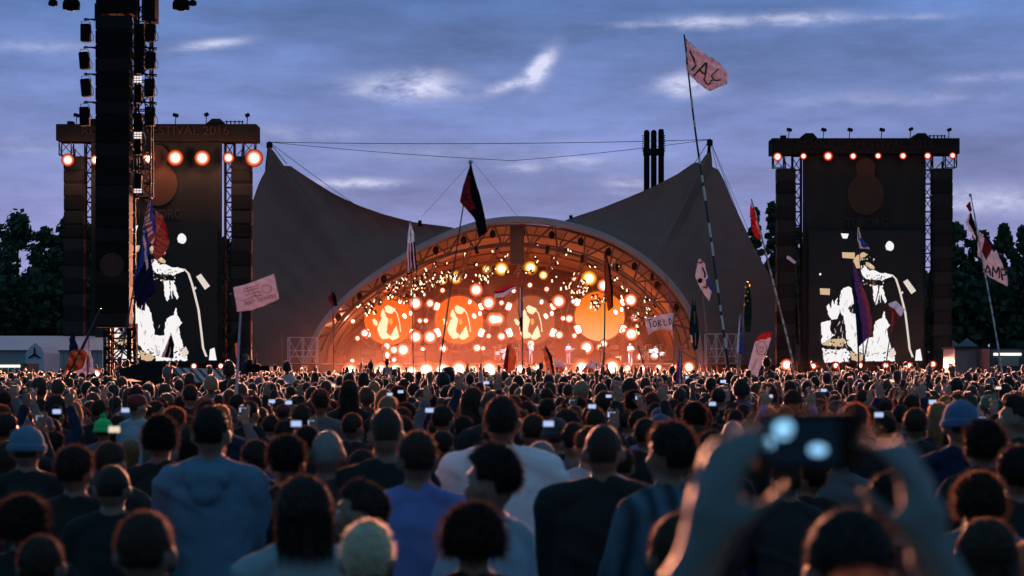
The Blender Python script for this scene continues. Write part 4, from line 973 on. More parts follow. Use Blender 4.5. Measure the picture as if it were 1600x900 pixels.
def hair_mesh(name, kind, seed=0):
    rs = random.Random(seed); c = Vector((0, -.014, 1.653)); R = {'shaved': (.0785, .099, .106), 'short': (.086, .106, .113), 'thick': (.093, .112, .121), 'curly': (.104, .120, .130), 'long': (.092, .112, .119), 'bun': (.088, .108, .114), 'quiff': (.087, .108, .116), 'bob': (.100, .116, .122)}[kind]
    amp = {'shaved': .0015, 'short': .005, 'thick': .009, 'curly': .017, 'long': .006, 'bun': .005, 'quiff': .009, 'bob': .007}[kind]
    frq = 26 if kind == 'curly' else 17
    low = {'long': -.9, 'bob': -.62, 'curly': -.60}.get(kind, -.62)
    nu, nv = 56, 40; rows = []
    pts = {}
    def surf(th, ph):
        d = Vector((sin(th) * sin(ph), -sin(th) * cos(ph), cos(th)))          # ph = 0 at the back of the head
        front = max(0, -cos(ph)); z = d.z; k = 1.0
        hl = .42 + .18 * (abs(sin(ph)) < .5)                                    # hairline height at the brow
        if d.y > .12: k *= 1 - min(1, max(0, (hl + .15 - z) / .18)) * .30 * min(1, (d.y - .12) / .25)
        side = abs(d.x)
        nape = low + (.46 if (side > .55 and d.y > -.55 and kind not in ('long', 'bob', 'curly')) else 0)
        if z < nape + .12: k *= 1 - min(1, (nape + .12 - z) / .16) * .32
        nz = noise.noise((d.x * frq * .35 + seed, d.y * frq * .35, d.z * frq * .35)) + .5 * noise.noise((d.x * frq + seed, d.y * frq, d.z * frq))
        r = Vector((R[0] * d.x, R[1] * d.y, R[2] * d.z))
        if kind in ('short', 'shaved', 'quiff', 'thick', 'bun'):                 # the cut thins out towards neck and ears
            q = min(1, max(0, (z - nape) / .75)) ** .7; r = Vector((.0775 * d.x, .0965 * d.y, .1035 * d.z)).lerp(r, q)
        r *= k
        if kind == 'quiff' and d.z > .5 and d.y > 0: r.z += .014
        return c + r + d * amp * nz * (k > .9), d, k
    for i in range(nv + 1):
        th = .02 + (pi - .04) * i / nv; rows.append([surf(th, 2 * pi * j / nu)[0] for j in range(nu + 1)])
    m = MB(); m.grid(rows)
    if kind == 'bun': m.ell((0, -.10, 1.715), (.040, .040, .038), 14, 10); m.ell((0, -.085, 1.70), (.03, .03, .03), 10, 8)
    if kind in ('long', 'bob'):
        zb = 1.30 if kind == 'long' else 1.50; prof = []
        for i in range(12):
            f = i / 11; z = 1.66 + (zb - 1.66) * f; wv = (.094 - .012 * f + .01 * sin(f * 7)) if kind == 'long' else .100 - .01 * f; row = []
            for j in range(25):
                a = -1.75 + 3.5 * j / 24; nn = noise.noise((a * 5 + seed, z * 3, 1)) * .012 * f
                row.append(Vector((sin(a) * (wv + nn), -cos(a) * (.108 + nn + .02 * f) - .012 - .012 * f, z)))
            prof.append(row)
        m.grid(prof); m.grid([[p * 1.0 + Vector((-p.x * .16, .02, 0)) for p in row][::-1] for row in prof])
    def fn(rr):
        for _ in range(20):
            z = rr.uniform(-.5, 1); ph = rr.uniform(0, 2 * pi); th = math.acos(z); p, d, k = surf(th, ph)
            if k > .92: break
        L = {'shaved': .004, 'short': .016, 'thick': .025, 'curly': .034, 'long': .018, 'bun': .022, 'quiff': .02, 'bob': .018}[kind] * rr.uniform(.5, 1.5)
        tg = Vector((rr.uniform(-1, 1), rr.uniform(-1, .3), rr.uniform(-1, .4))); return p - d * .004, (d * rr.uniform(.5, 1.1) + tg * .8).normalized() * L
    st_ = strands({'shaved': 1500, 'curly': 3600, 'thick': 2800}.get(kind, 2400), fn, rs, .0010)
    m.add(st_.v, st_.f, 1)
    if kind in ('long', 'bob'):
        def fn2(rr):
            a = rr.uniform(-1.8, 1.8); f = rr.random(); z = 1.66 + (zb - 1.66) * f; return (sin(a) * .094, -cos(a) * .112 - .012 - .03 * f, z), Vector((sin(a) * rr.uniform(0, .02), -cos(a) * rr.uniform(0, .015), -rr.uniform(.02, .06)))
        s2 = strands(900, fn2, rs, .0012); m.add(s2.v, s2.f, 1)
    me = m.mesh(name, [hairm, strand_m]); return me
def hat_mesh(kind):
    m = MB(); c = (0, -.01, 1.665)
    rows = []
    for i in range(18):
        f = i / 17; z = 1.63 + .155 * f if kind == 'pompom_hat' else 1.635 + .135 * f; rr_ = (1 - f ** 3.2) ** .5 if f < 1 else 0.01
        row = []
        for j in range(41):
            a = 2 * pi * j / 40; w = 1 + .018 * sin(a * 20) * (f < .95); row.append(Vector((sin(a) * .094 * rr_ * w, -cos(a) * .112 * rr_ * w - .012, z + .01 * cos(a))))
        rows.append(row)
    m.grid(rows); m.tube([(sin(a) * .092, -cos(a) * .110 - .012, 1.648 + .01 * cos(a)) for a in np.linspace(0, 2 * pi, 41)], [.014] * 41, 8, cap=False, squash=1.6)
    if kind == 'pompom_hat':
        rs = random.Random(2); 
        for k in range(260):
            d = Vector((rs.gauss(0, 1), rs.gauss(0, 1), rs.gauss(0, 1))).normalized(); p = Vector((0, -.015, 1.805)); e = p + d * .036; s = d.orthogonal().normalized() * .003; m.add([p - s, p + s, e + s, e - s], [(0, 1, 2, 3)])
        m.ell((0, -.015, 1.805), (.027, .027, .027), 12, 8)
    if kind == 'cap':
        m = MB(); rows = []
        for i in range(14):
            f = i / 13; rr_ = (1 - f ** 2.4) ** .5 if f < 1 else .01
            rows.append([Vector((sin(a) * .089 * rr_, -cos(a) * .108 * rr_ - .012, 1.665 + .098 * f)) for a in np.linspace(0, 2 * pi, 33)])
        m.grid(rows)
        for a0 in range(12):
            a = -.9 + 1.8 * a0 / 11
        br = [[Vector((sin(a) * (.088 + .0 * q), cos(a) * .107 - .012 + q * .075 * cos(a * .9), 1.672 - q * .02 - .02 * abs(sin(a)))) for a in np.linspace(-.85, .85, 13)] for q in (0, .5, 1)]
        m.grid(br); m.grid([[p - Vector((0, 0, .004)) for p in r][::-1] for r in br]); m.ell((0, -.012, 1.765), (.008, .008, .005), 8, 6)
    return m.mesh(kind, [wool if kind != 'cap' else cloth])

HAIR = {k: hair_mesh('hair', k, i) for i, k in enumerate(('shaved', 'short', 'thick', 'curly', 'long', 'bun', 'quiff', 'bob'))}
HATS = {k: hat_mesh(k) for k in ('beanie', 'pompom_hat', 'cap')}
TROU = trousers_mesh()
BODY = {}; SHIRT = {}
def body(l, r, wide, belly=1.0, voxel=.0125):
    key = (l, r, wide)
    if key not in BODY: BODY[key] = with_eyes(body_mesh('body', l, r, wide, belly, voxel))
    return BODY[key]
def shirt(l, r, wide, sleeve, hood=False, striped=False, collar=False, belly=1.0, loose=.016):
    key = (l, r, wide, sleeve, hood, striped, collar, loose)
    if key not in SHIRT: SHIRT[key] = shirt_mesh('shirt', l, r, wide, belly, sleeve, hood, [knit if striped else cloth], len(SHIRT) * 3.1, loose, collar)
    return SHIRT[key]
HC = {'black': (.008, .007, .007), 'dark': (.018, .012, .010), 'brown': (.032, .019, .013), 'light': (.20, .13, .07), 'blond': (.40, .37, .29), 'ginger': (.07, .03, .018), 'grey': (.20, .20, .21)}
SC = {'black': (.019, .025, .028), 'char': (.03, .033, .04), 'navy': (.015, .025, .06), 'blue': (.14, .20, .50), 'hoodie': (.10, .20, .31), 'white': (.86, .80, .90), 'paleblue': (.30, .40, .52), 'teal': (.06, .17, .22), 'grey': (.12, .13, .15), 'red': (.18, .03, .03), 'green': (.04, .08, .05), 'violet': (.2, .18, .42), 'tan': (.25, .19, .13), 'bright': (.7, .68, .68)}
def mobj(name, me, col, parent, loc=(0, 0, 0)):
    o = bpy.data.objects.new(name, me); COL.objects.link(o); o.parent = parent; o.color = (*col, 1); o.location = loc; return o
def person(x, y, h, label, hair='short', hc='dark', top='black', arms=('front', 'front'), wide=1.0, sleeve='long', hood=False, striped=False, collar=False, rz=0.0, hat=None, hatc=(.1, .2, .4), group=None, skinc=(.22, .14, .11), z=0.0, cat='person', tr='navy', loose=.016, wscale=None):
    t = thing('person', (x, y, z), label, cat, group, rz)
    s = h / 1.755; w = wscale or (s * .5 + .5) * random.uniform(.97, 1.05); t.scale = (w, w, s)
    mobj('body', body(arms[0], arms[1], wide), skinc, t)
    if hat: mobj(hat if hat != 'pompom_hat' else 'pompom_hat', HATS[hat], hatc, t)
    if hat is None: mobj('hair', HAIR[hair], HC[hc] if isinstance(hc, str) else hc, t).scale = (random.uniform(.96, 1.07), random.uniform(.98, 1.05), random.uniform(.997, 1.01))
    elif hair in ('long', 'bob'): mobj('hair', HAIR[hair], HC[hc], t).scale = (.97, .97, .985)
    elif hair == 'short': mobj('hair', HAIR['shaved'], HC[hc], t)
    mobj('shirt' if not hood else 'hooded_top', shirt(arms[0], arms[1], wide, sleeve, hood, striped, collar, loose=loose), SC[top] if isinstance(top, str) else top, t)
    mobj('trousers', TROU, SC[tr], t)
    return t
# ------------- people one can pick out near the camera: px, top row, head width in px, then looks
NEARP = []
def near(px, py, wpx, label, dist=None, **kw):
    hw = {'shaved': .158, 'short': .172, 'thick': .19, 'curly': .215, 'long': .19, 'bun': .176, 'quiff': .176, 'bob': .205}[kw.get('hair', 'short')]
    if kw.get('hat'): hw = .19
    d = dist or F * hw / wpx; h = CAMZ + (HY - py) * d / F + (0.01 if kw.get('hair') == 'shaved' else -.012)
    x = (px - CX) / F * d
    NEARP.append((px, py, wpx, d, x)); return person(x, d, h, label, **kw)
near(42, 667, 54, 'person in a fuzzy blue knitted hat and black top at the left side', hat='beanie', hatc=(.10, .22, .36), top='black', hair='short', hc='dark', rz=.1)
near(86, 677, 36, 'person with dark hair half hidden just right of the blue knitted hat', hair='thick', hc='dark', top='black', rz=-.3)
near(118, 701, 60, 'person with round dark hair and an orange rim behind the two left curly heads', hair='thick', hc='dark', top='black', rz=-.1)
near(174, 692, 48, 'person with cropped hair directly below the green pompom hat', hair='short', hc='brown', top='char', rz=-.25)
near(176, 733, 52, 'person with very short dark hair and bare neck, second below the green pompom hat', hair='shaved', hc='dark', top='black', sleeve='short')
near(162, 656, 31, 'person wearing a bright green pompom hat', hat='pompom_hat', hatc=(.03, .80, .22), top='grey', hair='short')
near(205, 690, 34, 'person with light hair lit from the front, right of the green pompom hat', hair='bob', hc='light', top='grey', rz=-.5)
near(251, 658, 56, 'person with big bushy black hair in black, left of the blue hoodie', hair='curly', hc='black', top='black', arms=('cross', 'cross'))
near(330, 636, 55, 'tall person in a blue hooded sweatshirt with the hood down', hair='short', hc='black', top='hoodie', hood=True, arms=('front', 'front'), wide=1.06, loose=.026)
near(38, 780, 64, 'person with curly hair edged with light near the bottom left corner', hair='curly', hc='dark', top='black', dist=8.4)
near(66, 836, 78, 'person with smooth round dark hair at the bottom left below the curly head', hair='short', hc='brown', top='black')
near(228, 801, 92, 'person with cropped hair rimmed in pale light, low left of the blue hoodie', hair='short', hc='brown', top='black', arms=('down', 'down'))
near(399, 687, 46, 'person with smooth dark hair touching the right shoulder of the blue hoodie', hair='short', hc='dark', top='black', rz=.4)
near(448, 687, 60, 'person with wide bushy dark hair right of the blue hoodie', hair='thick', hc='black', top='black')
near(512, 677, 50, 'person with a shaved grey head and visible ears', hair='shaved', hc='grey', top='char', wide=1.0)
near(604, 645, 50, 'person with a shaved round head in a black top behind the blue shirt', hair='shaved', hc='brown', top='black', wide=1.1)
near(474, 745, 82, 'person with dark shoulder-length hair rimmed orange and a pale blue jacket', hair='bob', hc='dark', top=(.22, .33, .40), loose=.026, rz=.2, dist=7.2)
near(561, 756, 64, 'person with short dark hair turned left to show a face in profile', hair='quiff', hc='dark', top='black', rz=1.25, dist=8.1)
near(574, 820, 86, 'person with pale blond hair at the bottom centre left', hair='quiff', hc='blond', top='char', dist=6.5)
near(652, 673, 60, 'person with short brown hair in a violet blue collared shirt', hair='short', hc='brown', top='blue', collar=True, wide=1.02, arms=('front', 'front'), rz=.15)
near(546, 596, 25, 'person with long dark hair standing high in black, right arm stretched out', hair='long', hc='dark', top='black', arms=('down', 'side'), dist=21, sleeve='long')
near(784, 618, 53, 'broad tall person in a pale T-shirt, head rimmed in orange', hair='short', hc='dark', top='white', sleeve='short', arms=('down', 'down'), wide=1.22, loose=.03, skinc=(.20, .10, .07))
near(765, 703, 70, 'person with thick dark hair turned left wearing a pale shirt, before the broad pale T-shirt', hair='thick', hc='black', top='paleblue', sleeve='short', rz=.95, dist=7.7, arms=('front', 'down'))
near(740, 793, 82, 'person with gathered curly hair glowing orange at the bottom centre', hair='curly', hc='dark', top='black', dist=7.0)
near(1325, 803, 128, 'large dark head in black between the raised arms', hair='short', hc='black', top='black', dist=4.3, wide=1.1)
near(1392, 742, 84, 'dark head in black framed under the camera, right of centre between the arms', hair='thick', hc='black', top='black', dist=7.2, wide=1.1)
near(692, 675, 36, 'person with dark hair seen right behind the violet blue shirt', hair='short', hc='dark', top='black', rz=-.2)
near(710, 710, 42, 'person with short hair squeezed between the violet blue shirt and the pale T-shirt', hair='thick', hc='dark', top='black', rz=-.4)
near(943, 668, 56, 'person with cropped hair in a wide black top, right of the broad pale T-shirt', hair='shaved', hc='dark', top='black', wide=1.18, loose=.03, rz=-.1)
near(921, 665, 50, 'person with orange-rimmed hair just left behind the wide black top', hair='short', hc='brown', top='paleblue', sleeve='short', dist=11.6, rz=.2)
near(896, 664, 40, 'person with orange-rimmed dark hair, third behind the wide black top', hair='short', hc='dark', top='grey', dist=13.4)
near(968, 700, 44, 'person in a pale blue shirt partly hidden right of the wide black top', hair='short', hc='dark', top='paleblue', sleeve='short', wide=1.1, dist=12.2)
near(1008, 653, 38, 'person with dark hair ringed orange left of the striped jumper', hair='short', hc='dark', top='black')
near(1045, 660, 72, 'person with full hair rimmed orange in a dark blue striped jumper', hair='thick', hc='dark', top=(.06, .12, .18), striped=True, rz=.55, dist=8.4, wide=1.05)
near(1060, 800, 96, 'person with round dark hair and an orange rim, large at the bottom right of centre', hair='short', hc='brown', top='black')
near(1089, 664, 32, 'person with orange-rimmed hair behind the striped jumper', hair='short', hc='dark', top='black')
near(1145, 660, 36, 'person with smooth grey-green lit hair left of the raised hands', hair='shaved', hc='grey', top='black')
near(1112, 677, 50, 'person all in black between the striped jumper and the raised hands', hair='thick', hc='black', top='black', wide=1.05)
near(1500, 627, 60, 'person in a fluffy blue hat right of the raised hands', hat='beanie', hatc=(.08, .17, .36), top='navy', dist=11.5, wide=1.0)
near(1545, 617, 27, 'person in a dull green knitted hat near the right edge', hat='beanie', hatc=(.06, .18, .12), top='char')
near(1586, 620, 44, 'person with dark hair near the right edge, face turned left', hair='quiff', hc='dark', top='black', rz=1.2)
near(1533, 660, 62, 'person with dark curly hair in black below the fluffy blue hat', hair='curly', hc='dark', top='black', rz=.4)
near(1492, 672, 42, 'person with dark hair just right of the raised hands', hair='thick', hc='black', top='black')
near(1528, 742, 74, 'person with curly hair lit pale along the rim, right of the raised arms', hair='curly', hc='brown', top='teal', dist=8.6)
near(1540, 818, 90, 'person with long straight hair at the bottom right corner', hair='long', hc='brown', top='navy', dist=6.6)
near(1311, 868, 84, 'person with a pale-rimmed round head at the bottom between the raised arms', hair='short', hc='grey', top='black')
near(1604, 850, 80, 'person with light hair cut by the right edge at the bottom', hair='bob', hc='light', top='teal', dist=7)
near(1590, 700, 66, 'person in black with dark hair cut by the right edge', hair='thick', hc='black', top='black')
near(12, 690, 50, 'person with brown hair edged orange, cut by the left edge', hair='long', hc='brown', top='char', dist=12.2)
near(332, 668, 44, 'person with orange-rimmed hair glimpsed behind the neck of the blue hoodie', hair='long', hc='ginger', top='black', dist=15)
near(845, 690, 44, 'person with grey-blue lit hair just behind the broad pale T-shirt on the right', hair='short', hc='grey', top='grey', dist=13)
near(668, 702, 40, 'person with dark hair filling the gap left of the pale T-shirt', hair='thick', hc='dark', top='black', dist=13.4)
near(1335, 634, 42, 'person with full orange-rimmed hair above the raised hands', hair='thick', hc='ginger', top='black', dist=14)
near(480, 668, 38, 'person with dark hair between the bushy head and the shaved grey head', hair='thick', hc='dark', top='black')
# the photographer close to the camera, both hands up round a small camera
holder = person((1350 - CX) / F * 2.2, 2.2, 1.845, 'out-of-focus person close by with both bare arms raised, taking a picture', hair='short', hc='dark', top='black', arms=('holdL', 'holdR'), sleeve='short', skinc=(.12, .15, .16), wscale=1.10)
NEARP.append((1350, 745, 250, 2.2, holder.location.x))
ct = thing('compact_camera', (holder.location.x - .03, 2.2 + .215, 2.012), 'small dark camera with a glowing blue spot, held up by the blurred raised hands', 'camera')
m = MB(); m.bevbox((0, 0, 0), (.125, .026, .072), .008); m.build('body', black, ct)
m = MB(); m.tube([(0, .013, 0), (0, .04, 0)], [.024, .022], 14); m.build('lens', black, ct)
m = MB(); m.box((-.008, -.0145, 0), (.085, .003, .055)); sc_ = m.build('screen', mat('camera_screen', (.01, .03, .06), .3), ct, smooth=False)
m = MB(); m.disc((-.030, -.018, .014), .011, .001, 12); m.disc((-.047, -.018, -.002), .0055, .001, 12); m.disc((.010, -.018, -.010), .006, .001, 12, sx=1.7); m.build('screen_glow', emat('screen_blue', (.25, .55, .85), 1.6), sc_, smooth=False)

# ------------- the rest of the countable crowd
KINDS = [('short', 'dark', 'black'), ('short', 'brown', 'char'), ('thick', 'dark', 'black'), ('short', 'black', 'navy'), ('long', 'brown', 'black'), ('bun', 'brown', 'grey'), ('curly', 'dark', 'black'), ('shaved', 'brown', 'char'),
         ('long', 'light', 'navy'), ('quiff', 'brown', 'blue'), ('thick', 'ginger', 'grey'), ('bob', 'dark', 'char'), ('short', 'dark', 'violet'), ('short', 'brown', 'paleblue'), ('short', 'dark', 'hoodie'), ('long', 'dark', 'red')]
HN = {'short': 'short', 'thick': 'thick', 'long': 'long', 'bun': 'tied-up', 'curly': 'curly', 'shaved': 'closely cropped', 'quiff': 'swept-up', 'bob': 'chin-length'}
CN = {'black': 'black', 'char': 'charcoal', 'navy': 'dark navy', 'grey': 'grey', 'blue': 'violet blue', 'violet': 'dull violet', 'paleblue': 'pale blue', 'hoodie': 'blue hooded', 'red': 'dark red'}
cands = []; yy = 11.3; rs = random.Random(11)
while yy < 40:
    sp = .60 if yy < 20 else .66; w = yy * .262 + .4; xx = -w + rs.uniform(0, .3)
    while xx < w:
        cands.append((xx + rs.uniform(-.17, .17), yy + rs.uniform(-.2, .2), rs.gauss(1.70, .085))); xx += sp
    yy += .62
FOHBOX = [(-14.6, -8.2, 30, 80)]
MIDL = {}; ANCH = [(42, 667, 'the fuzzy blue hat'), (162, 651, 'the green pompom hat'), (251, 658, 'the bushy black head'), (330, 636, 'the blue hoodie'), (448, 687, 'the wide bushy head'), (512, 677, 'the shaved grey head'), (604, 645, 'the shaved head in black'), (546, 598, 'the woman pointing right'),
        (652, 673, 'the violet blue shirt'), (784, 620, 'the broad pale T-shirt'), (943, 668, 'the wide black top'), (1045, 660, 'the striped jumper'), (1145, 660, 'the raised hands'), (1335, 634, 'the head above the camera'), (1500, 627, 'the fluffy blue hat'), (1545, 617, 'the dull green hat'), (574, 820, 'the pale blond head'), (1060, 800, 'the large orange-rimmed head'), (372, 650, 'the thick pale pole'), (680, 625, 'the dark red flag pole'), (1143, 615, 'the tallest flag pole'), (1178, 600, 'the feather banner'), (1350, 600, 'the right video wall'), (820, 600, 'centre stage'), (60, 630, 'the glowing yellow strip'), (265, 620, 'the black mixing shelter'), (960, 600, 'the plain orange screen')]
phones = []; mids = []; taken = [(q[4], q[3]) for q in NEARP]
for x, y, h in sorted(cands, key=lambda c: c[1]):
    h = min(1.88 if y > 15 else 1.74, max(1.50, h - (.03 if y < 16 else 0))); px = CX + x / y * F; top = HY - (h - CAMZ) * F / y
    if any((x - a) ** 2 + ((y - b) * 1.0) ** 2 < .2 for a, b in taken): continue
    sh = .235 * F / y; bad = False
    for npx, npy, nw, nd, nx in NEARP:
        if nd > 20 and False: continue
        if y < nd + .15 and abs(px - npx) < nw * .55 + sh * .75 and top < npy + nw * 1.25:
            if not (nd > 2.3): continue
            bad = True; break
    if bad: continue
    if any(abs(x - a) < .3 and abs(y - b) < .35 for a, b in mids): continue
    mids.append((x, y)); taken.append((x, y)); 
    if len(mids) > 249 - 0 * len(NEARP): break
    r = rs.random(); hr, hc, tp = KINDS[min(int(rs.random() ** 1.5 * len(KINDS)), len(KINDS) - 1)]
    arms = ('front', 'front') if r < .45 else ('cross', 'cross') if r < .7 else ('down', 'down') if r < .88 else ('front', 'phone') if r < .96 else ('up', 'up')
    if y < 12 and arms[0] == 'up': arms = ('front', 'front')
    hat = None; extra = {}
    q = rs.random()
    if q < .05: hat = 'cap'; extra = dict(hat='cap', hatc=rs.choice([(.02, .03, .06), (.25, .28, .4), (.15, .03, .03)]))
    elif q < .09: hat = 'beanie'; extra = dict(hat='beanie', hatc=rs.choice([(.06, .10, .22), (.05, .05, .06), (.10, .10, .12)]))
    hd = f'{"a peaked cap" if hat == "cap" else "a knitted hat"}' if hat else f'{HN[hr]} {hc} hair'
    look = f'{hd}, {CN[tp]} top' + (', hands up' if arms[0] == 'up' else ', lit phone' if arms[1] == 'phone' else '')
    label = look; ax, ay, an = min(ANCH, key=lambda q: math.hypot(q[0] - px, (q[1] - top) * 1.3)); dx, dy = px - ax, top - ay
    hz = 'left' if dx < -12 else 'right' if dx > 12 else ''; vt = 'upper ' if dy < -9 else 'lower ' if dy > 9 else ''
    spot = (vt + hz + ' of') if hz else ('above' if dy < 0 else 'below')
    t = person(x, y, h, label, hair=hr if not hat else 'short', hc=hc, top=tp, arms=arms, wide=rs.choice([1.0, 1.0, 1.08, .92]), sleeve='short' if tp in ('paleblue', 'violet') else 'long', hood=(tp == 'hoodie'),
               rz=rs.gauss(0, .28), group='spectators in the middle rows', skinc=rs.choice([(.26, .16, .12), (.20, .12, .09), (.30, .19, .15)]), **extra)
    if arms[1] == 'phone': phones.append((t, y))
    MIDL.setdefault((look, spot, an), []).append((math.hypot(dx, dy), t))
for (look, spot, an), L in MIDL.items():
    L.sort(key=lambda q: q[0])
    for i, (q, t) in enumerate(L): t['label'] = f'person, {look}, {spot} {an}' + ('' if len(L) == 1 else [', nearest', ', second nearest', ', third nearest', ', fourth nearest', ', fifth nearest', ', sixth nearest', ', farther off'][min(i, 6)])
    for q, t in L:
        if len(t['label'].split()) > 16: t['label'] = t['label'].replace(' the ', ' ').replace(' person ', ' ')
YMAX = max(y for x, y in mids)
pc = 0
def phone(loc, label, group=None, warm=False, rz=0, s=1.0):
    t = thing('lit_phone', loc, label, 'phone', group, rz)
    m = MB(); m.bevbox((0, 0, 0), (.15 * s, .010, .085 * s), .004); m.build('body', black, t)
    m = MB(); m.box((0, -.0065, 0), (.135 * s, .002, .072 * s)); m.build('screen', screen_warm if warm else screen_m, t, smooth=False); return t
for t, y in phones:
    s = t.scale.z; c = cos(t.rotation_euler.z); sn = sin(t.rotation_euler.z); lx, ly, lz = .085 * t.scale.x, .33 * t.scale.x, 1.73 * s
    phone((t.location.x + lx * c - ly * sn, t.location.y + lx * sn + ly * c, lz), 'phone of ' + t['label'].replace('person, ', '').replace(' top, lit phone', ' top').replace(' the ', ' '), 'phones in the middle rows', rz=t.rotation_euler.z, s=.55)
PH = [(671, 641), (609, 616), (626, 612), (696, 600), (951, 619), (966, 617), (925, 635), (1113, 631), (857, 662), (1203, 619), (1287, 610), (1394, 595), (1428, 588), (1457, 628), (1371, 610), (1373, 648), (1586, 586), (1516, 577), (425, 627), (451, 629), (463, 662), (196, 641), (179, 671), (89, 643), (13, 609), (1130, 596), (1345, 600), (1240, 600), (760, 598), (1075, 590), (520, 602), (740, 612), (1490, 600), (1560, 606)]
PH.sort()
for i, (px, py) in enumerate(PH):
    d = min(150, .30 * F / (py - HY)); big = min(1.3, max(.40, (13 if px in (671, 1457, 925, 966, 463) else 9.5) / F * d / .15))
    near_ = 'large' if py > 635 else 'small'
    side = 'far left' if px < 200 else 'left of centre' if px < 560 else 'in front of the stage, left' if px < 800 else 'in front of the stage, right' if px < 1100 else 'before the right video wall' if px < 1470 else 'at the far right'
    same = [q for q in PH if (q[1] > 635) == (py > 635) and ('far left' if q[0] < 200 else 'left of centre' if q[0] < 560 else 'in front of the stage, left' if q[0] < 800 else 'in front of the stage, right' if q[0] < 1100 else 'before the right video wall' if q[0] < 1470 else 'at the far right') == side]
    k = same.index((px, py)); o = '' if len(same) == 1 else f', number {["one", "two", "three", "four", "five", "six", "seven", "eight", "nine", "ten", "eleven", "twelve"][k]} from the left'
    phone(P(px, py, d), f'{near_} lit phone above the crowd {side}{o}'.replace('in front of the stage, left', 'stage left').replace('in front of the stage, right', 'stage right'), 'phones held up in the distance', warm=(i % 5 == 2), s=big)

# ------------- the far crowd nobody could count, as one sheet of heads and shoulders
def lod(arms, hair, faces):
    bm = bmesh.new()
    for me, mi, zoff in ((body(*arms, 1.0), 0, 0), (shirt(*arms, 1.0, 'long'), 1, 0), (HAIR[hair], 2, 0)):
        b2 = bmesh.new(); b2.from_mesh(me)
        if mi == 2: bmesh.ops.delete(b2, geom=[f for f in b2.faces if f.material_index == 1], context='FACES'); bmesh.ops.scale(b2, vec=(1.08,) * 3, space=Matrix.Translation((0, .014, -1.653)), verts=b2.verts)
        if mi == 0: bmesh.ops.delete(b2, geom=[f for f in b2.faces if f.material_index > 0], context='FACES')
        bmesh.ops.delete(b2, geom=[v for v in b2.verts if v.co.z < .95], context='VERTS')
        for f in b2.faces: f.material_index = mi
        tmp = bpy.data.meshes.new('t'); b2.to_mesh(tmp); b2.free()
        o = bpy.data.objects.new('t', tmp); COL.objects.link(o); d = o.modifiers.new('d', 'DECIMATE'); d.ratio = min(1, faces[mi] / max(1, len(tmp.polygons)))
        dg = bpy.context.evaluated_depsgraph_get(); ev = bpy.data.meshes.new_from_object(o.evaluated_get(dg)); bpy.data.objects.remove(o); bpy.data.meshes.remove(tmp)
        bm.from_mesh(ev)
    out = bpy.data.meshes.new('t'); bm.to_mesh(out); bm.free()
    out.calc_loop_triangles(); n = len(out.vertices); co = np.empty(n * 3, 'f'); out.vertices.foreach_get('co', co); co = co.reshape(-1, 3)
    tri = np.array([t.vertices[:] for t in out.loop_triangles]); tm = np.array([out.polygons[t.polygon_index].material_index for t in out.loop_triangles])
    part = np.zeros(n, int); part[tri.ravel()] = np.repeat(tm, 3); bpy.data.meshes.remove(out); return co, tri, part
NEARL = [lod(a, h, (240, 240, 160)) for a, h in ((('front', 'front'), 'short'), (('down', 'down'), 'long'), (('up', 'up'), 'thick'), (('cross', 'cross'), 'curly'), (('front', 'phone'), 'short'), (('wave', 'front'), 'bob'))]
FARL = [lod(a, h, (70, 70, 50)) for a, h in ((('front', 'front'), 'short'), (('down', 'down'), 'long'), (('up', 'up'), 'thick'), (('cross', 'cross'), 'thick'), (('wave', 'front'), 'short'))]
V = []; Tt = []; Cc = []; off = 0; cnt = 0
hcs = np.array([(.012, .009, .008), (.03, .018, .012), (.05, .03, .02), (.015, .012, .012), (.22, .15, .09), (.10, .10, .12)]); tcs = np.array([(.012, .013, .015), (.03, .03, .035), (.02, .03, .06), (.10, .12, .15), (.20, .22, .34), (.45, .42, .45), (.12, .03, .03), (.04, .08, .05), (.06, .10, .2)])
def inbox(x, y): 
    px = CX + x / y * F
    if 41 < y < 64 and 184 < px < 376: return True               # kept clear before the mixing desk
    if 39 < y < 50 and 16 < px < 192: return True                # the tarpaulin shelter
    if 72 < y < 78 and -16 < x < -13.2: return True              # delay tower foot
    return False
y = YMAX - 1.2; tk = {}
for a, b in taken: tk.setdefault((int(a), int(b)), []).append((a, b))
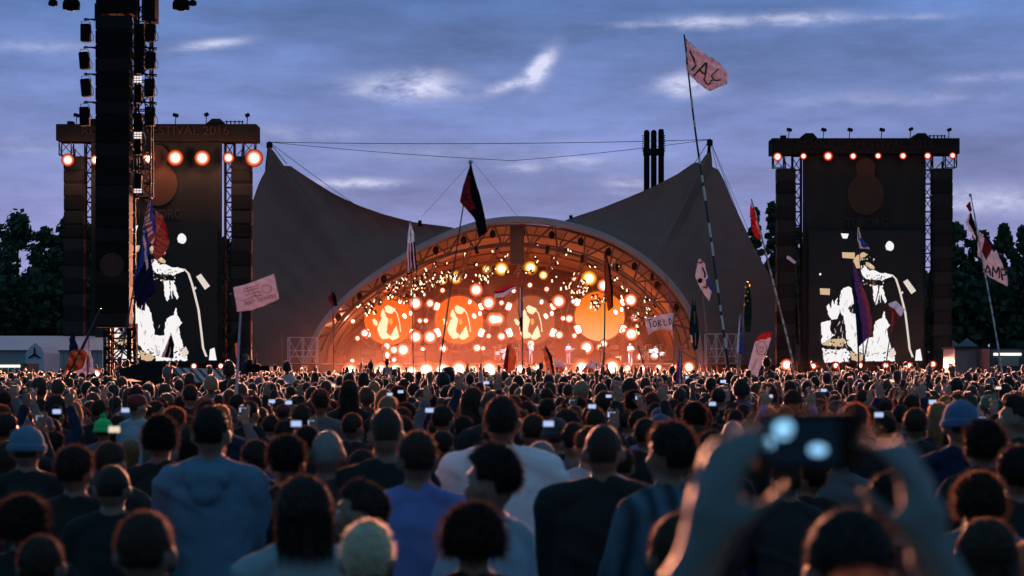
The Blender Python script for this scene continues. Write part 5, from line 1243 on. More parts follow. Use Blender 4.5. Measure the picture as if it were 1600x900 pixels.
while y < 162:
    dx = .70 if y < 60 else .86 if y < 110 else .95; x = -(y * .262 + 1) + rng.uniform(0, .5)
    while x < y * .262 + 1:
        px_, py_ = x + rng.uniform(-.27, .27), y + rng.uniform(-.33, .33); x += dx
        if py_ < YMAX + 1 and any(abs(px_ - a) < .45 and abs(py_ - b) < .45 for i in (-1, 0, 1) for j in (-1, 0, 1) for a, b in tk.get((int(px_) + i, int(py_) + j), ())): continue
        if inbox(px_, py_) or rng.random() < .05: continue
        r = rng.random()
        if y < 62: k = rng.choice(6, p=[.36, .25, .03, .3, .04, .02]); L = NEARL[k]
        else: k = rng.choice(5, p=[.39, .27, .06, .22, .06]) if y > 110 else rng.choice(5, p=[.4, .26, .04, .27, .03]); L = FARL[k]
        co, tri, part = L; h = rng.normal(1.70, .11) / 1.755; a = rng.normal(0, .35); c, s = math.cos(a), math.sin(a)
        if rng.random() < (.012 if y > 70 else .005): h += .30                # someone sitting on shoulders
        q = np.empty_like(co); q[:, 0] = (co[:, 0] * c - co[:, 1] * s) + px_; q[:, 1] = (co[:, 0] * s + co[:, 1] * c) + py_; q[:, 2] = co[:, 2] * h + gz(py_)
        col = np.empty((len(co), 4), 'f'); col[:, 3] = 1
        col[part == 0, :3] = (.13, .07, .055); col[part == 2, :3] = hcs[rng.choice(6, p=[.3, .25, .2, .15, .06, .04])]; col[part == 1, :3] = tcs[rng.choice(9, p=[.3, .17, .12, .1, .07, .06, .06, .05, .07])]
        V.append(q); Tt.append(tri + off); Cc.append(col); off += len(co); cnt += 1
    y += .66 if y < 60 else .82
V = np.concatenate(V).astype('f'); Tt = np.concatenate(Tt).astype('i'); Cc = np.concatenate(Cc)
me = bpy.data.meshes.new('distant_crowd'); me.vertices.add(len(V)); me.vertices.foreach_set('co', V.ravel()); nt = len(Tt)
me.loops.add(nt * 3); me.loops.foreach_set('vertex_index', Tt.ravel()); me.polygons.add(nt); me.polygons.foreach_set('loop_start', np.arange(nt, dtype='i') * 3)
me.polygons.foreach_set('use_smooth', np.ones(nt, bool)); me.update(calc_edges=True)
ca = me.color_attributes.new('tint', 'FLOAT_COLOR', 'POINT'); ca.data.foreach_set('color', Cc.ravel())
mc = bpy.data.materials.new('crowd'); mc.use_nodes = True; mc.node_tree.nodes.clear(); T = NT(mc.node_tree)
at = T.new('ShaderNodeAttribute', attribute_name='tint'); b = T.new('ShaderNodeBsdfPrincipled'); T.l.new(at.outputs['Color'], b.inputs['Base Color']); b.inputs['Roughness'].default_value = .7
b.inputs['Sheen Weight'].default_value = .8; b.inputs['Sheen Roughness'].default_value = .35; b.inputs['Specular IOR Level'].default_value = .3
o = T.new('ShaderNodeOutputMaterial'); T.l.new(b.outputs[0], o.inputs[0]); me.materials.append(mc)
cro = bpy.data.objects.new('distant_crowd', me); COL.objects.link(cro); cro['kind'] = 'stuff'; cro['label'] = 'dense mass of far spectators filling the field up to the stage'; cro['category'] = 'crowd'
print('PEOPLE near', len(NEARP), 'mid', len(mids), 'to', YMAX, 'mass', cnt, 'tris', nt)

# ------------- band on stage
def on_stage(px, y, label, arms, top, rz, hair='short', hc='dark', tr='black', h=1.78, wide=1.0):
    return person((px - CX) / F * y, y, h, label, hair=hair, hc=hc, top=top, arms=arms, rz=rz, z=DZ, cat='performer', group='performers on the stage', tr=tr, wide=wide)
on_stage(888, 178.5, 'guitarist in a pale patterned shirt standing right of the dark round screen', ('guitL', 'guitR'), 'paleblue', pi + .3, tr='white')
on_stage(829, 178, 'performer in white at centre stage in front of the dark round screen', ('front', 'phone'), 'bright', pi, tr='white')
on_stage(985, 179, 'singer in a long white outfit at the right of the stage', ('guitL', 'guitR'), 'bright', pi - .3, hair='long', hc='light', tr='white')
on_stage(1003, 180, 'musician in dark clothes beside the singer in white', ('front', 'front'), 'grey', pi)
on_stage(792, 184.4, 'drummer in white behind the drum kit left of centre', ('play', 'play'), 'bright', pi, h=1.6)
on_stage(1024, 184.4, 'musician in white behind the pale keyboards at far right of the stage', ('play', 'play'), 'bright', pi, h=1.62)
on_stage(712, 180, 'dark-dressed guitarist in front of the second orange screen', ('guitL', 'wave'), 'char', pi - .4)
on_stage(940, 181, 'dark-dressed musician below the plain orange screen', ('front', 'front'), 'char', pi)
on_stage(600, 180, 'dim musician at the left of the stage below the first orange screen', ('play', 'play'), 'grey', pi + .5)
chrome = mat('chrome', (.7, .7, .7), .25, .8, var=.05); drumw = mat('drum_shell', (.65, .6, .6), .4, var=.1); cym = mat('cymbal', (.6, .42, .18), .3, .8)
def drumkit(px, y, label, big=1.0):
    t = thing('drum_kit', ((px - CX) / F * y, y, DZ), label, 'drum kit', 'drum kits on the stage')
    m = MB(); m.box((0, .4, .15), (3.2 * big, 2.4, .3)); m.build('riser', deckm, t, smooth=False); b = Vector((0, 0, .3))
    m = MB(); m.tube([b + Vector((0, -.45, .32)), b + Vector((0, .1, .32))], .32, 20, cap=True); m.build('bass_drum', drumw, t)
    for x, z, r in ((-.28, .86, .17), (.22, .86, .18), (.72, .62, .24), (-.72, .66, .2)):
        m = MB(); m.tube([b + Vector((x, -.1, z - .18)), b + Vector((x, -.14, z + .1))], r, 14); m.build('drum', drumw, t)
    for x, z, r in ((-.95, 1.18, .25), (-.5, 1.38, .24), (.6, 1.40, .26), (1.05, 1.12, .27)):
        m = MB(); m.tube([b + Vector((x, 0, z)), b + Vector((x, .003, z + .02))], [r, .05], 16); m.tube([b + Vector((x, 0, 0)), b + Vector((x, 0, z + .03))], .02, 5); m.build('cymbal', cym, t)
    m = MB(); rr = random.Random(px)
    for k in range(14): x = rr.uniform(-1.3, 1.3) * big; m.tube([b + Vector((x, rr.uniform(-.3, .5), 0)), b + Vector((x + rr.uniform(-.2, .2), rr.uniform(-.3, .5), rr.uniform(.6, 1.6)))], .018, 5)
    m.build('stands', chrome, t)
drumkit(790, 183, 'bright drum kit left of the dark round screen'); drumkit(1022, 183, 'pale drum and keyboard set at the far right of the stage', 1.1)
def amp(px, y, w, h, label):
    t = thing('amplifier_stack', ((px - CX) / F * y, y, DZ), label, 'amplifier', 'amplifiers on the stage'); m = MB()
    n = max(1, int(h / .6))
    for i in range(n): m2 = MB(); m2.bevbox((0, 0, h / n * (i + .5)), (w, .6, h / n * .96), .03); m2.build('cabinet', dark_cloth, t, smooth=False); m2 = MB(); m2.box((0, -.31, h / n * (i + .5)), (w * .86, .02, h / n * .7)); m2.build('grille', mat('grille', (.10, .07, .06), .9), t, smooth=False)
for px, y, w, h, l in ((858, 184, 1.2, 1.3, 'amplifier stack behind centre stage, left of the guitarist'), (905, 184, 1.2, 1.3, 'amplifier stack right of the guitarist in the patterned shirt'), (760, 185, .9, 1.2, 'amplifier stack left of the bright drum kit'), (960, 185, 1.0, 1.8, 'tall amplifier stack under the orange screen'), (575, 184, 1.4, 1.4, 'amplifier stack at the left end of the stage'), (655, 185, 1.2, 1.2, 'amplifier stack between the two orange screens')): amp(px, y, w, h, l)
for px, y, l in ((826, 176.8, 'microphone stand at centre stage'), (884, 177, 'microphone stand before the guitarist in the patterned shirt'), (980, 177, 'microphone stand before the singer in white'), (712, 177, 'microphone stand before the dark-dressed guitarist')):
    t = thing('microphone_stand', ((px - CX) / F * y, y, DZ), l, 'microphone stand', 'microphone stands'); m = MB(); m.tube([(0, 0, 0), (0, 0, 1.5)], .02, 6); m.tube([(0, 0, 0), (0, 0, .03)], .18, 12); m.build('stand', dark_steel, t); m = MB(); m.tube([(0, 0, 1.5), (0, .1, 1.58)], [.02, .035], 8); m.build('microphone', black, t)
for px, y, l, h in ((889, 178.2, 'electric guitar of the performer in the patterned shirt', 1.05), (986, 178.7, 'electric guitar of the singer in white', 1.05), (713, 179.7, 'electric guitar of the dark-dressed guitarist', 1.05)):
    t = thing('electric_guitar', ((px - CX) / F * y, y, DZ + h), l, 'guitar', 'guitars'); m = MB(); m.ell((0, 0, 0), (.2, .04, .15), 14, 8); m.ell((-.12, 0, -.03), (.15, .04, .17), 14, 8); m.build('body', mat('guitar_red', (.4, .05, .03), .3), t); m = MB(); m.box((.42, 0, .1), (.7, .03, .05), Matrix.Rotation(-.2, 3, 'Y')); m.build('neck', bark, t)
# scaffolding and side structures at both stage wings
for px, w_, h_, n_, l in ((1128, 2.6, 2.5, 3, 'pale scaffold bay right of the stage mouth'), (472, 2.4, 2.2, 2, 'pale scaffold cage left of the stage mouth')):
    y = 173; t = thing('scaffold', ((px - CX) / F * y, y, 0), l, 'scaffold', 'scaffolds at the stage wings')
    m = MB()
    for i in range(n_ + 1):
        x = -w_ / 2 + w_ * i / n_; [m.tube([(x, yy_, 0), (x, yy_, DZ + h_)], .045, 6) for yy_ in (0, 1.4)]
    for z in (DZ, DZ + .6, DZ + h_ * .5, DZ + h_): [m.tube([(-w_ / 2, yy_, z), (w_ / 2, yy_, z)], .04, 6) for yy_ in (0, 1.4)]
    for i in range(n_): x0 = -w_ / 2 + w_ * i / n_; m.tube([(x0, 0, DZ), (x0 + w_ / n_, 0, DZ + h_)], .03, 5); m.tube([(x0 + w_ / n_, 0, DZ), (x0, 0, DZ + h_)], .03, 5)
    m.build('frame', pvc, t); m = MB(); m.box((0, .7, DZ - .05), (w_ + .2, 1.6, .08)); m.build('platform', dark_steel, t, smooth=False)
t = thing('side_ramp', (P(1160, 0, 174).x, 174, 0), 'low dark side platform with railings right of the stage', 'platform'); m = MB(); m.box((0, 1.5, 1.1), (6.5, 3, 2.2)); m.build('deck', dark_cloth, t, smooth=False); m = MB()
for x in np.linspace(-3.1, 3.1, 9): m.tube([(x, .05, 2.2), (x, .05, 3.2)], .03, 5)
m.tube([(-3.1, .05, 3.2), (3.1, .05, 3.2)], .03, 5); m.tube([(-3.1, .05, 2.7), (3.1, .05, 2.7)], .02, 5); m.build('railing', steel, t)
# ---------------------------------------------------------------- delay tower in the left foreground
DD = 75.0; K = DD / F
t = thing('delay_tower', (P(195, 0, DD).x, DD, 0), 'tall black delay tower with side lamps rising out of the top of the picture', 'tower')
def Q2(px, py, y=0): return P(px, py, DD) + Vector((0, y, 0))
# foot lattice
m = MB(); p0 = Q2(185, 0)
for px in (165, 202): m.truss(Vector((Q2(px, 0).x, DD + .6, 0)), Q2(px, 505, .6), .30, .03, .35)
for py in (520, 545, 566): m.tube([Q2(160, py, .6), Q2(210, py, .6)], .03, 5)
m.tube([Q2(160, 520, .6), Q2(210, 566, .6)], .025, 5); m.tube([Q2(210, 520, .6), Q2(160, 566, .6)], .025, 5); m.tube([Q2(160, 545, .4), Q2(210, 520, .4)], .02, 5); m.tube([Q2(160, 545, .4), Q2(210, 575, .4)], .02, 5)
local(m, t).build('foot_frame', black, t)
# mast truss on the right with clutter
m = MB(); m.truss(Vector((Q2(181, 0).x, DD + 1.2, 0)), Q2(181, -40, 1.2), .8, .05, .8); m.truss(Q2(219, 306, .9), Q2(219, -40, .9), .52, .04, .55)
for py in (60, 150, 235, 300): m.tube([Q2(190, py, 1.2), Q2(219, py, .9)], .04, 5)
local(m, t).build('mast_truss', dark_steel, t)
m = MB()
for a, b, x0, x1 in ((35, 112, 207, 222), (130, 158, 208, 218), (175, 205, 206, 219), (215, 240, 207, 217), (270, 295, 207, 218)): 
    a_, b_ = Q2(x0, a, .6), Q2(x1, b, .6); m = MB(); m.box(((a_.x + b_.x) / 2, DD + .5, (a_.z + b_.z) / 2), (b_.x - a_.x, .3, a_.z - b_.z)); local(m, t).build('mast_panel', black, t, smooth=False)
m = MB(); rr = random.Random(4)
cab = []
for k in range(46): py = 60 + k * 5.4; cab.append(Q2(221.5 + 2.4 * sin(k * .7), py, .48))
m.tube(cab, .022, 5); cab2 = [Q2(206 + 1.2 * sin(k * 1.3), 30 + k * 10, .42) for k in range(28)]; m.tube(cab2, .014, 4); local(m, t).build('cable', steel, t)
m = MB()
for py, n_ in ((121, 3), (209, 3), (298, 2)):
    for i in range(n_):
        for j in range(3):
            a_ = Q2(208.5 + j * 4.2, py + i * 3.8 - 3, .35); m.box(a_, (.075, .04, .055))
local(m, t).build('indicator_light', emat('indicator', (.95, .8, .8), 1.1), t, smooth=False)
# top block above the speaker column
m = MB(); a_, b_ = Q2(148, -60), Q2(207, 28); m.box(((a_.x + b_.x) / 2, DD + .7, (a_.z + b_.z) / 2 + .1), (b_.x - a_.x, 1.0, a_.z - b_.z - .2)); m.box(Q2(153, 18, .4), (.25, .8, .6))
a_, b_ = Q2(219, -60), Q2(240, 30); m.box(((a_.x + b_.x) / 2, DD + .7, (a_.z + b_.z) / 2), (b_.x - a_.x, .8, a_.z - b_.z)); local(m, t).build('head_block', black, t, smooth=False)
m = MB(); m.tube([Q2(70, -14, .6), Q2(300, -14, .6)], .08, 6); m.tube([Q2(70, -24, .6), Q2(300, -24, .6)], .06, 6)
for q in np.linspace(70, 300, 14): m.tube([Q2(q, -14, .6), Q2(q + 8, -24, .6)], .04, 4)
local(m, t).build('cross_arm', black, t)
SIDE = [(131.5, 35, 64, 0), (129.5, 79, 107, -.08), (132, 121, 150, -.1), (130, 165, 196, -.03)]
for i, (px, y0, y1, tl) in enumerate(SIDE):
    m = MB(); m.tube([Q2(128, y0 - 7, .3), Q2(153, y0 - 7, .3)], .03, 6); m.tube([Q2(130, y0 - 9, .3), Q2(150, y0 - 4, .3)], .016, 5); local(m, t).build('outrigger', black, t)
    m = MB(); m.tube([Q2(219, y0 - 7, .3), Q2(243, y0 - 6, .3)], .03, 6); m.tube([Q2(221, y0 - 9, .3), Q2(243, y0 - 3, .3)], .02, 5); local(m, t).build('outrigger', black, t)
# the hung speaker column and the side floods are things of their own
sc = thing('speaker_column', (Q2(178.5, 0).x, DD, 0), 'broad black speaker column on the delay tower at the left', 'speaker column')
z1, z0 = Q2(0, 27).z, Q2(0, 512).z; n = 22; hc_ = (z1 - z0) / n
for i in range(n):
    m = MB(); z = z1 - hc_ * (i + .5); m.bevbox((0, 0, z), (52.5 * K, .8, hc_ * .992), .03); m.box((0, -.405, z), (48 * K, .02, hc_ * .8)); m.build('speaker_cabinet', black if i % 3 else dark_cloth, sc, smooth=False)
m = MB(); m.disc((0, -.43, P(0, 415, DD).z), .44, .01, 28); m.build('emblem', mat('tower_emblem', (.05, .032, .028), .9), sc, smooth=False)
names = ['topmost', 'second from the top', 'third from the top', 'lowest']
for s_, sx in ((-1, 'left'), (1, 'right')):
    for i, (px, y0, y1, tl) in enumerate(SIDE):
        px_ = px if s_ < 0 else (233, 233, 231.5, 232)[i]
        t = thing('flood_box', Q2(px_, y0 - 7, .3), f'{names[i]} black flood box hanging on the {sx} side of the delay tower', 'flood light', 'flood boxes on the delay tower')
        m = MB(); R = Matrix.Rotation(tl if s_ < 0 else .02, 3, 'Y'); hh = (y1 - y0) * K; ww = 15 * K
        c = Vector((0, 0, -(7 * K) - hh / 2)); m.bevbox(c, (ww, .35, hh * .95), .03, R); m.build('housing', black, t, smooth=False)
        m = MB(); m.tube([c + Vector((-ww * .45, -.05, hh * .1)), c + Vector((-ww * .42, -.05, hh * .62)), c + Vector((ww * .3, -.05, hh * .66)), c + Vector((ww * .52, -.05, hh * .45)), c + Vector((ww * .5, -.05, -.05))], .014, 5); m.tube([(0, 0, 0), c + Vector((0, 0, hh * .62))], .02, 5); m.build('yoke', dark_steel, t)
        m = MB(); m.tube([c + Vector((ww * .5, .1, .1)), c + Vector((ww * .75, .1, -.1)), c + Vector((ww * .7, .1, -hh * .4)), c + Vector((ww * .4, .1, -hh * .35))], .012, 5); m.build('cable', black, t)
for px, l, r in ((77, 'small dark lamp cut by the top edge at far left', .16), (106, 'round dark lamp cut by the top edge left of the delay tower', .3), (279, 'round dark lamp cut by the top edge right of the delay tower', .3), (297, 'small dark lamp cut by the top edge right of the delay tower', .14)):
    t = thing('hanging_lamp', Q2(px, -14, .6), l, 'lamp', 'lamps hanging from the delay tower arm'); z = -(14 + (4 if r < .2 else 8)) * K + r * .3 + .05
    m = MB(); m.tube([(0, 0, 0), (0, 0, z)], .03, 5); m.ell((0, 0, z), (r * 1.1, r, r * .85), 12, 8); m.tube([(-r, 0, z - r * .2), (r, 0, z - r * .3)], r * .45, 8); m.build('housing', black, t)

# ---------------------------------------------------------------- mixing desk shelter, awning, tarp
t = thing('mixing_shelter', (P(265, 0, 60).x, 60, 0), 'low black mixing shelter at the foot of the left video wall', 'shelter')
def Q3(px, py, y=0, d=60): return P(px, py, d) + Vector((0, y, 0))
m = MB(); o = [(187, 577), (225, 567), (258, 569), (292, 580), (372, 595)]; f0 = [Q3(x, y) for x, y in o]
m.grid([[Vector((p.x, 60, 0)) for p in f0], f0, [p + Vector((0, 3.2, -.15)) for p in f0], [Vector((p.x, 63.2, 0)) for p in f0]]); m.add([f0[0], f0[0] + Vector((0, 3.2, -.15)), Vector((f0[0].x, 63.2, 0)), Vector((f0[0].x, 60, 0))], [(0, 1, 2, 3)]); m.add([f0[-1], f0[-1] + Vector((0, 3.2, -.15)), Vector((f0[-1].x, 63.2, 0)), Vector((f0[-1].x, 60, 0))], [(3, 2, 1, 0)])
local(m, t).build('cover', dark_cloth, t, smooth=False)
m = MB()
for x, y in ((190, 598), (300, 598), (368, 604)): m.tube([Vector((Q3(x, 0).x, 59.9, 0)), Q3(x, y, -.1)], .03, 6)
local(m, t).build('leg', steel, t)
def stripemat():
    m = bpy.data.materials.new('striped_awning'); m.use_nodes = True; m.node_tree.nodes.clear(); T = NT(m.node_tree)
    tcn = T.new('ShaderNodeTexCoord'); s = T.new('ShaderNodeSeparateXYZ'); T.l.new(tcn.outputs['Object'], s.inputs[0])
    q = T.m('ADD', s.outputs[0], T.m('MULTIPLY', s.outputs[2], 1.2)); w = T.m('GREATER_THAN', T.m('SINE', T.m('MULTIPLY', q, 26.0)), .1)
    c = T.mix(w, (.55, .42, .42, 1), (.12, .07, .07, 1)); b = T.new('ShaderNodeBsdfPrincipled'); T.l.new(c, b.inputs['Base Color']); b.inputs['Roughness'].default_value = .8
    o = T.new('ShaderNodeOutputMaterial'); T.l.new(b.outputs[0], o.inputs[0]); return m
t = thing('striped_awning', (P(320, 0, 59.4).x, 59.4, 0), 'striped sloping awning roof beside the black mixing shelter', 'awning')
a = [Q3(268, 574, -.55), Q3(352, 577, -.55), Q3(368, 597, -1.3), Q3(302, 596, -1.3)]
m = MB(); m.grid([[a[0].lerp(a[1], u), a[3].lerp(a[2], u)] for u in np.linspace(0, 1, 10)]); m.grid([[a[3].lerp(a[2], u) - Vector((0, 0, .03)), a[0].lerp(a[1], u) - Vector((0, 0, .03))] for u in np.linspace(0, 1, 10)]); local(m, t).build('roof', stripemat(), t, smooth=False)
m = MB(); [m.tube([Vector((p.x, p.y, 0)), p], .03, 6) for p in a]; local(m, t).build('pole', steel, t)
# crew with a big camera on a little platform
t = thing('camera_platform', (P(386, 0, 62).x, 62, 0), 'small dark camera platform right of the striped awning', 'platform'); m = MB(); m.box((0, .4, .38), (1.0, 1.2, .76)); m.build('deck', dark_cloth, t, smooth=False)
person(P(383, 0, 62).x, 62.2, 1.70, 'camera operator in dark clothes standing on the platform right of the striped awning', hair='short', hc='dark', top='navy', arms=('front', 'phone'), z=.76, rz=-.9, hat='cap', hatc=(.05, .08, .12))
t = thing('broadcast_camera', (P(396, 0, 61.7).x, 61.7, .76), 'dark broadcast camera on a tripod beside its operator', 'camera'); m = MB(); m.bevbox((0, 0, 1.28), (.42, .2, .24), .03); m.tube([(.2, 0, 1.28), (.5, 0, 1.27)], [.07, .09], 10); m.box((-.1, 0, 1.46), (.16, .12, .12)); m.build('body', black, t)
for k in range(3): m = MB(); an = k * 2.09; m.tube([(0, 0, 1.15), (cos(an) * .4, sin(an) * .3, 0)], .022, 6); m.build('leg', dark_steel, t)
t = thing('black_tarp', (P(110, 0, 46).x, 46, 0), 'long black tarpaulin shelter edged with a glowing yellow strip at the left', 'shelter')
def Q4(px, py, y=0): return P(px, py, 46) + Vector((0, y, 0))
o = [(18, 616), (60, 612), (110, 606), (140, 600), (172, 592), (190, 596)]; f0 = [Q4(x, y) for x, y in o]; lo_ = [Q4(x, y) for x, y in ((18, 634), (60, 631), (110, 627), (140, 627), (172, 626), (190, 624))]
m = MB(); m.grid([lo_, f0, [p + Vector((0, 2.6, -.02)) for p in f0]]); local(m, t).build('cover', dark_cloth, t)
m = MB(); m.tube([p + Vector((0, -.03, 0)) for p in resample(smooth2([Q4(44, 629), Q4(62, 628.5), Q4(90, 629), Q4(120, 628), Q4(148, 627), Q4(160, 629), Q4(178, 627)]), 30)], .019, 6); m.tube([Q4(160, 627, -.05), Q4(166, 622, -.05)], .02, 6); local(m, t).build('light_strip', emat('yellow_strip', (1.0, .85, .42), 1.5), t)
m = MB(); [m.tube([Vector((p.x, p.y, 0)), p], .03, 6) for p in (lo_[0], lo_[3], lo_[5])]; local(m, t).build('leg', steel, t)
m = MB(); m.tube([Q4(188, 622, -.2), Q4(182, 605, -.2), Q4(190, 594, -.2)], .02, 5); m.tube([Q4(172, 622, -.2), Q4(180, 596, -.2)], .03, 5); local(m, t).build('hanging_light', emat('yellow_strip', (1.0, .85, .42), 1.5), t)

# ---------------------------------------------------------------- flags
def flagmat(name, col, tr=.45):
    m = bpy.data.materials.new(name); m.use_nodes = True; m.node_tree.nodes.clear(); T = NT(m.node_tree)
    tcn = T.new('ShaderNodeTexCoord'); nz = T.noise(tcn.outputs['Object'], 5, 4, .6); s = T.new('ShaderNodeVectorMath', operation='SCALE'); s.inputs[0].default_value = col; T.l.new(T.m('MULTIPLY_ADD', nz, .3, .85), s.inputs['Scale'])
    b = T.new('ShaderNodeBsdfDiffuse'); q = T.new('ShaderNodeBsdfTranslucent'); T.l.new(s.outputs[0], b.inputs[0]); T.l.new(s.outputs[0], q.inputs[0]); x = T.new('ShaderNodeMixShader'); x.inputs[0].default_value = tr
    T.l.new(b.outputs[0], x.inputs[1]); T.l.new(q.outputs[0], x.inputs[2]); o = T.new('ShaderNodeOutputMaterial'); T.l.new(x.outputs[0], o.inputs[0]); return m
FM = {'white': flagmat('flag_white', (.92, .84, .92), .12), 'pink': flagmat('flag_pink', (.95, .80, .88), .12), 'black': flagmat('flag_black', (.012, .012, .015), .1), 'red': flagmat('flag_red', (.5, .05, .06), .25), 'darkred': flagmat('flag_darkred', (.24, .03, .05), .2),
      'blue': flagmat('flag_blue', (.05, .11, .36)), 'navy': flagmat('flag_navy', (.025, .03, .10), .2), 'purple': flagmat('flag_purple', (.12, .09, .26)), 'orange': flagmat('flag_orange', (.60, .26, .12), .2), 'green': flagmat('flag_green', (.02, .05, .035), .2), 'yellow': flagmat('flag_yellow', (.85, .75, .15)),
      'teal': flagmat('flag_teal', (.02, .045, .06), .15), 'brown': flagmat('flag_brown', (.2, .09, .05)), 'ink': flagmat('flag_ink', (.05, .09, .07), .1), 'mauve': flagmat('flag_mauve', (.30, .12, .16), .3), 'skyblue': flagmat('flag_skyblue', (.30, .42, .62))}
polem = {'dark': mat('pole_dark', (.03, .035, .045), .4, .3), 'pale': mat('pole_pale', (.40, .42, .55), .35, .3), 'orange': mat('pole_wood', (.45, .25, .16), .5)}
def lerp2(L, u):
    s = u * (len(L) - 1); i = min(int(s), len(L) - 2); f = s - i; return (L[i][0] * (1 - f) + L[i + 1][0] * f, L[i][1] * (1 - f) + L[i + 1][1] * f)
def flagpole(label, d, pole, cloths, pm='dark', r=.02, bead=None, name='flag', group=None, cat='flag', glints=False):
    pb = P(*pole[0], d); root = thing(name, (pb.x, d, 0), label, cat, group)
    pts = [P(x, y, d) for x, y in pole]
    low = pts[0] + (pts[0] - pts[1]).normalized() * 0; t_ = (pts[0] - pts[1]).normalized()
    base = Vector((pts[0].x, d, gz(d))); m = MB(); pl = resample(smooth2([base, pts[0]] + pts[1:], 2), 24); m.tube(pl, [r * (1.1 - .6 * i / 23) for i in range(24)], 8); root.location.x = base.x; local(m, root).build('pole', polem[pm], root)
    if glints:
        m = MB(); rr = random.Random(int(d)); 
        for i in range(3, 22):
            if rr.random() < .7: a = pl[i]; b = pl[i].lerp(pl[i + 1], rr.uniform(.3, .8)) if i < 23 else a; m.tube([a + Vector((0, -r * .8, 0)), b + Vector((0, -r * .8, 0))], r * .75, 6)
        local(m, root).build('pole_glints', mat('glint_paint', (.75, .7, .6), .3, .2), root)  # whitish glints painted as pale slivers along the pole
    if bead: m = MB(); m.ell(P(*bead, d), (.035, .035, .035), 10, 8); local(m, root).build('finial', pvc, root)
    for ci, c in enumerate(cloths):
        top, bot, cols = c['top'], c['bot'], c['cols']; amp = c.get('amp', .05); nu, nv = c.get('nu', 22), c.get('nv', 16); ph = c.get('ph', ci * 1.7); fq = c.get('fq', .55); fn = c.get('fn')
        dist = [1e9]; hx = min(top[0][0], bot[0][0])
        def rip(px, py): return amp * (sin((px * .8 + py * .35) * fq + ph) + .5 * sin((px * .3 - py * .7) * fq * 1.3 + ph))
        m = MB(); g = []
        for i in range(nu + 1):
            u = i / nu; a, b = lerp2(top, u), lerp2(bot, u); row = []
            for j in range(nv + 1): v = j / nv; x, y = a[0] * (1 - v) + b[0] * v, a[1] * (1 - v) + b[1] * v; row.append(P(x, y, d) + Vector((0, rip(x, y), 0)))
            g.append(row)
        vs = [p for r_ in g for p in r_]; fs = []; mis = []
        for i in range(nu):
            for j in range(nv): fs.append((i * (nv + 1) + j, i * (nv + 1) + j + 1, (i + 1) * (nv + 1) + j + 1, (i + 1) * (nv + 1) + j)); mis.append(fn((i + .5) / nu, (j + .5) / nv) if fn else 0)
        m.v = [tuple(v) for v in vs]; m.f = fs; m.m = mis; fl = local(m, root).build('cloth', [FM[q] for q in cols], root)
        so = fl.modifiers.new('thickness', 'SOLIDIFY'); so.thickness = .006
        if c.get('strokes'):
            m = MB()
            for mi, w, L in c['strokes']:
                L2 = []
                for a, b in zip(L, L[1:]):
                    n_ = max(1, int(math.hypot(a[0] - b[0], a[1] - b[1]) / 2)); L2 += [(a[0] + (b[0] - a[0]) * q / n_, a[1] + (b[1] - a[1]) * q / n_) for q in range(n_)]
                L2.append(L[-1]); row = []
                for i, (x, y) in enumerate(L2):
                    a, b = L2[max(0, i - 1)], L2[min(len(L2) - 1, i + 1)]; dx, dy = b[0] - a[0], b[1] - a[1]; q = math.hypot(dx, dy) or 1; nx, ny = -dy / q * w / 2, dx / q * w / 2
                    row.append([P(x + s * nx, y + s * ny, d) + Vector((0, rip(x + s * nx, y + s * ny) - .02, 0)) for s in (-1, 1)])
                m.grid(row, mi)
            local(m, root).build('markings', [FM[q] for q in c.get('ink', ['ink'])], root)
    return root
def arc(cx, cy, rx, ry, a0=0, a1=360, n=14): return [(cx + rx * cos(radians(a)), cy + ry * sin(radians(a))) for a in np.linspace(a0, a1, n)]
c6 = lambda *L: [(1040 + x / 5.625, 40 + y / 5.625) for x, y in L]
flagpole('large white flag with rough green capital letters on the tallest pole', 46, [(1143, 606), (1128, 500), (1105, 330), (1085, 200), (1069, 54)],
    [dict(top=[(1071, 60), (1085, 72), (1104, 86), (1122, 97), (1133, 107), (1137, 118)], bot=[(1072, 110), (1080, 119), (1090, 129), (1100, 137), (1108, 143), (1136, 131)], cols=['pink'], amp=.06, ink=['ink'], strokes=[(0, 2.6, c6((215, 222), (268, 352), (228, 392))), (0, 2.6, c6((245, 445), (362, 318), (342, 470))), (0, 2.2, c6((300, 392), (345, 430))), (0, 1.8, c6((465, 382), (402, 440), (420, 482))), (0, 2.2, c6((330, 470), (375, 520), (395, 500))), (0, 1.8, c6((385, 490), (430, 478), (485, 480)))])], r=.035, glints=True)
flagpole('dark flag with a red panel and scrawled writing on the pole before the arch', 31, [(682, 616), (695, 510), (712, 400), (724, 320), (735, 256)],
    [dict(top=[(736, 255), (742, 280), (750, 305), (757, 335), (761, 362)], bot=[(733, 262), (723, 292), (719, 316), (742, 342), (748, 372)], cols=['black', 'darkred'], fn=lambda u, v: 1 if .14 < u < .62 and v > .42 else 0, amp=.03, ink=['black', 'mauve'],
          strokes=[(0, 1.6, [(724, 306), (730, 304), (727, 312), (734, 312)]), (0, 1.3, [(729, 316), (737, 318)]), (1, 1.0, [(720, 318), (742, 340)]), (0, 1.2, [(735, 300), (738, 310), (742, 308)])])], r=.016, bead=(735, 253))
flagpole('narrow hanging flag, pale blue above and pink-striped below, before the left of the arch', 62, [(646, 592), (644, 450), (641, 344)],
    [dict(top=[(641, 345), (647, 365), (649, 390), (652, 420)], bot=[(640, 346), (637, 370), (636, 395), (637, 424)], cols=['skyblue', 'pink', 'navy'], fn=lambda u, v: 0 if u < .5 else (1 if int(v * 6) % 2 else 2), amp=.05)], r=.02)
def st5(u, v): return (1 if int((u * 1.0 + v * .15) * 22) % 2 else 0) if u < .8 else (2 if v < .6 else 0)
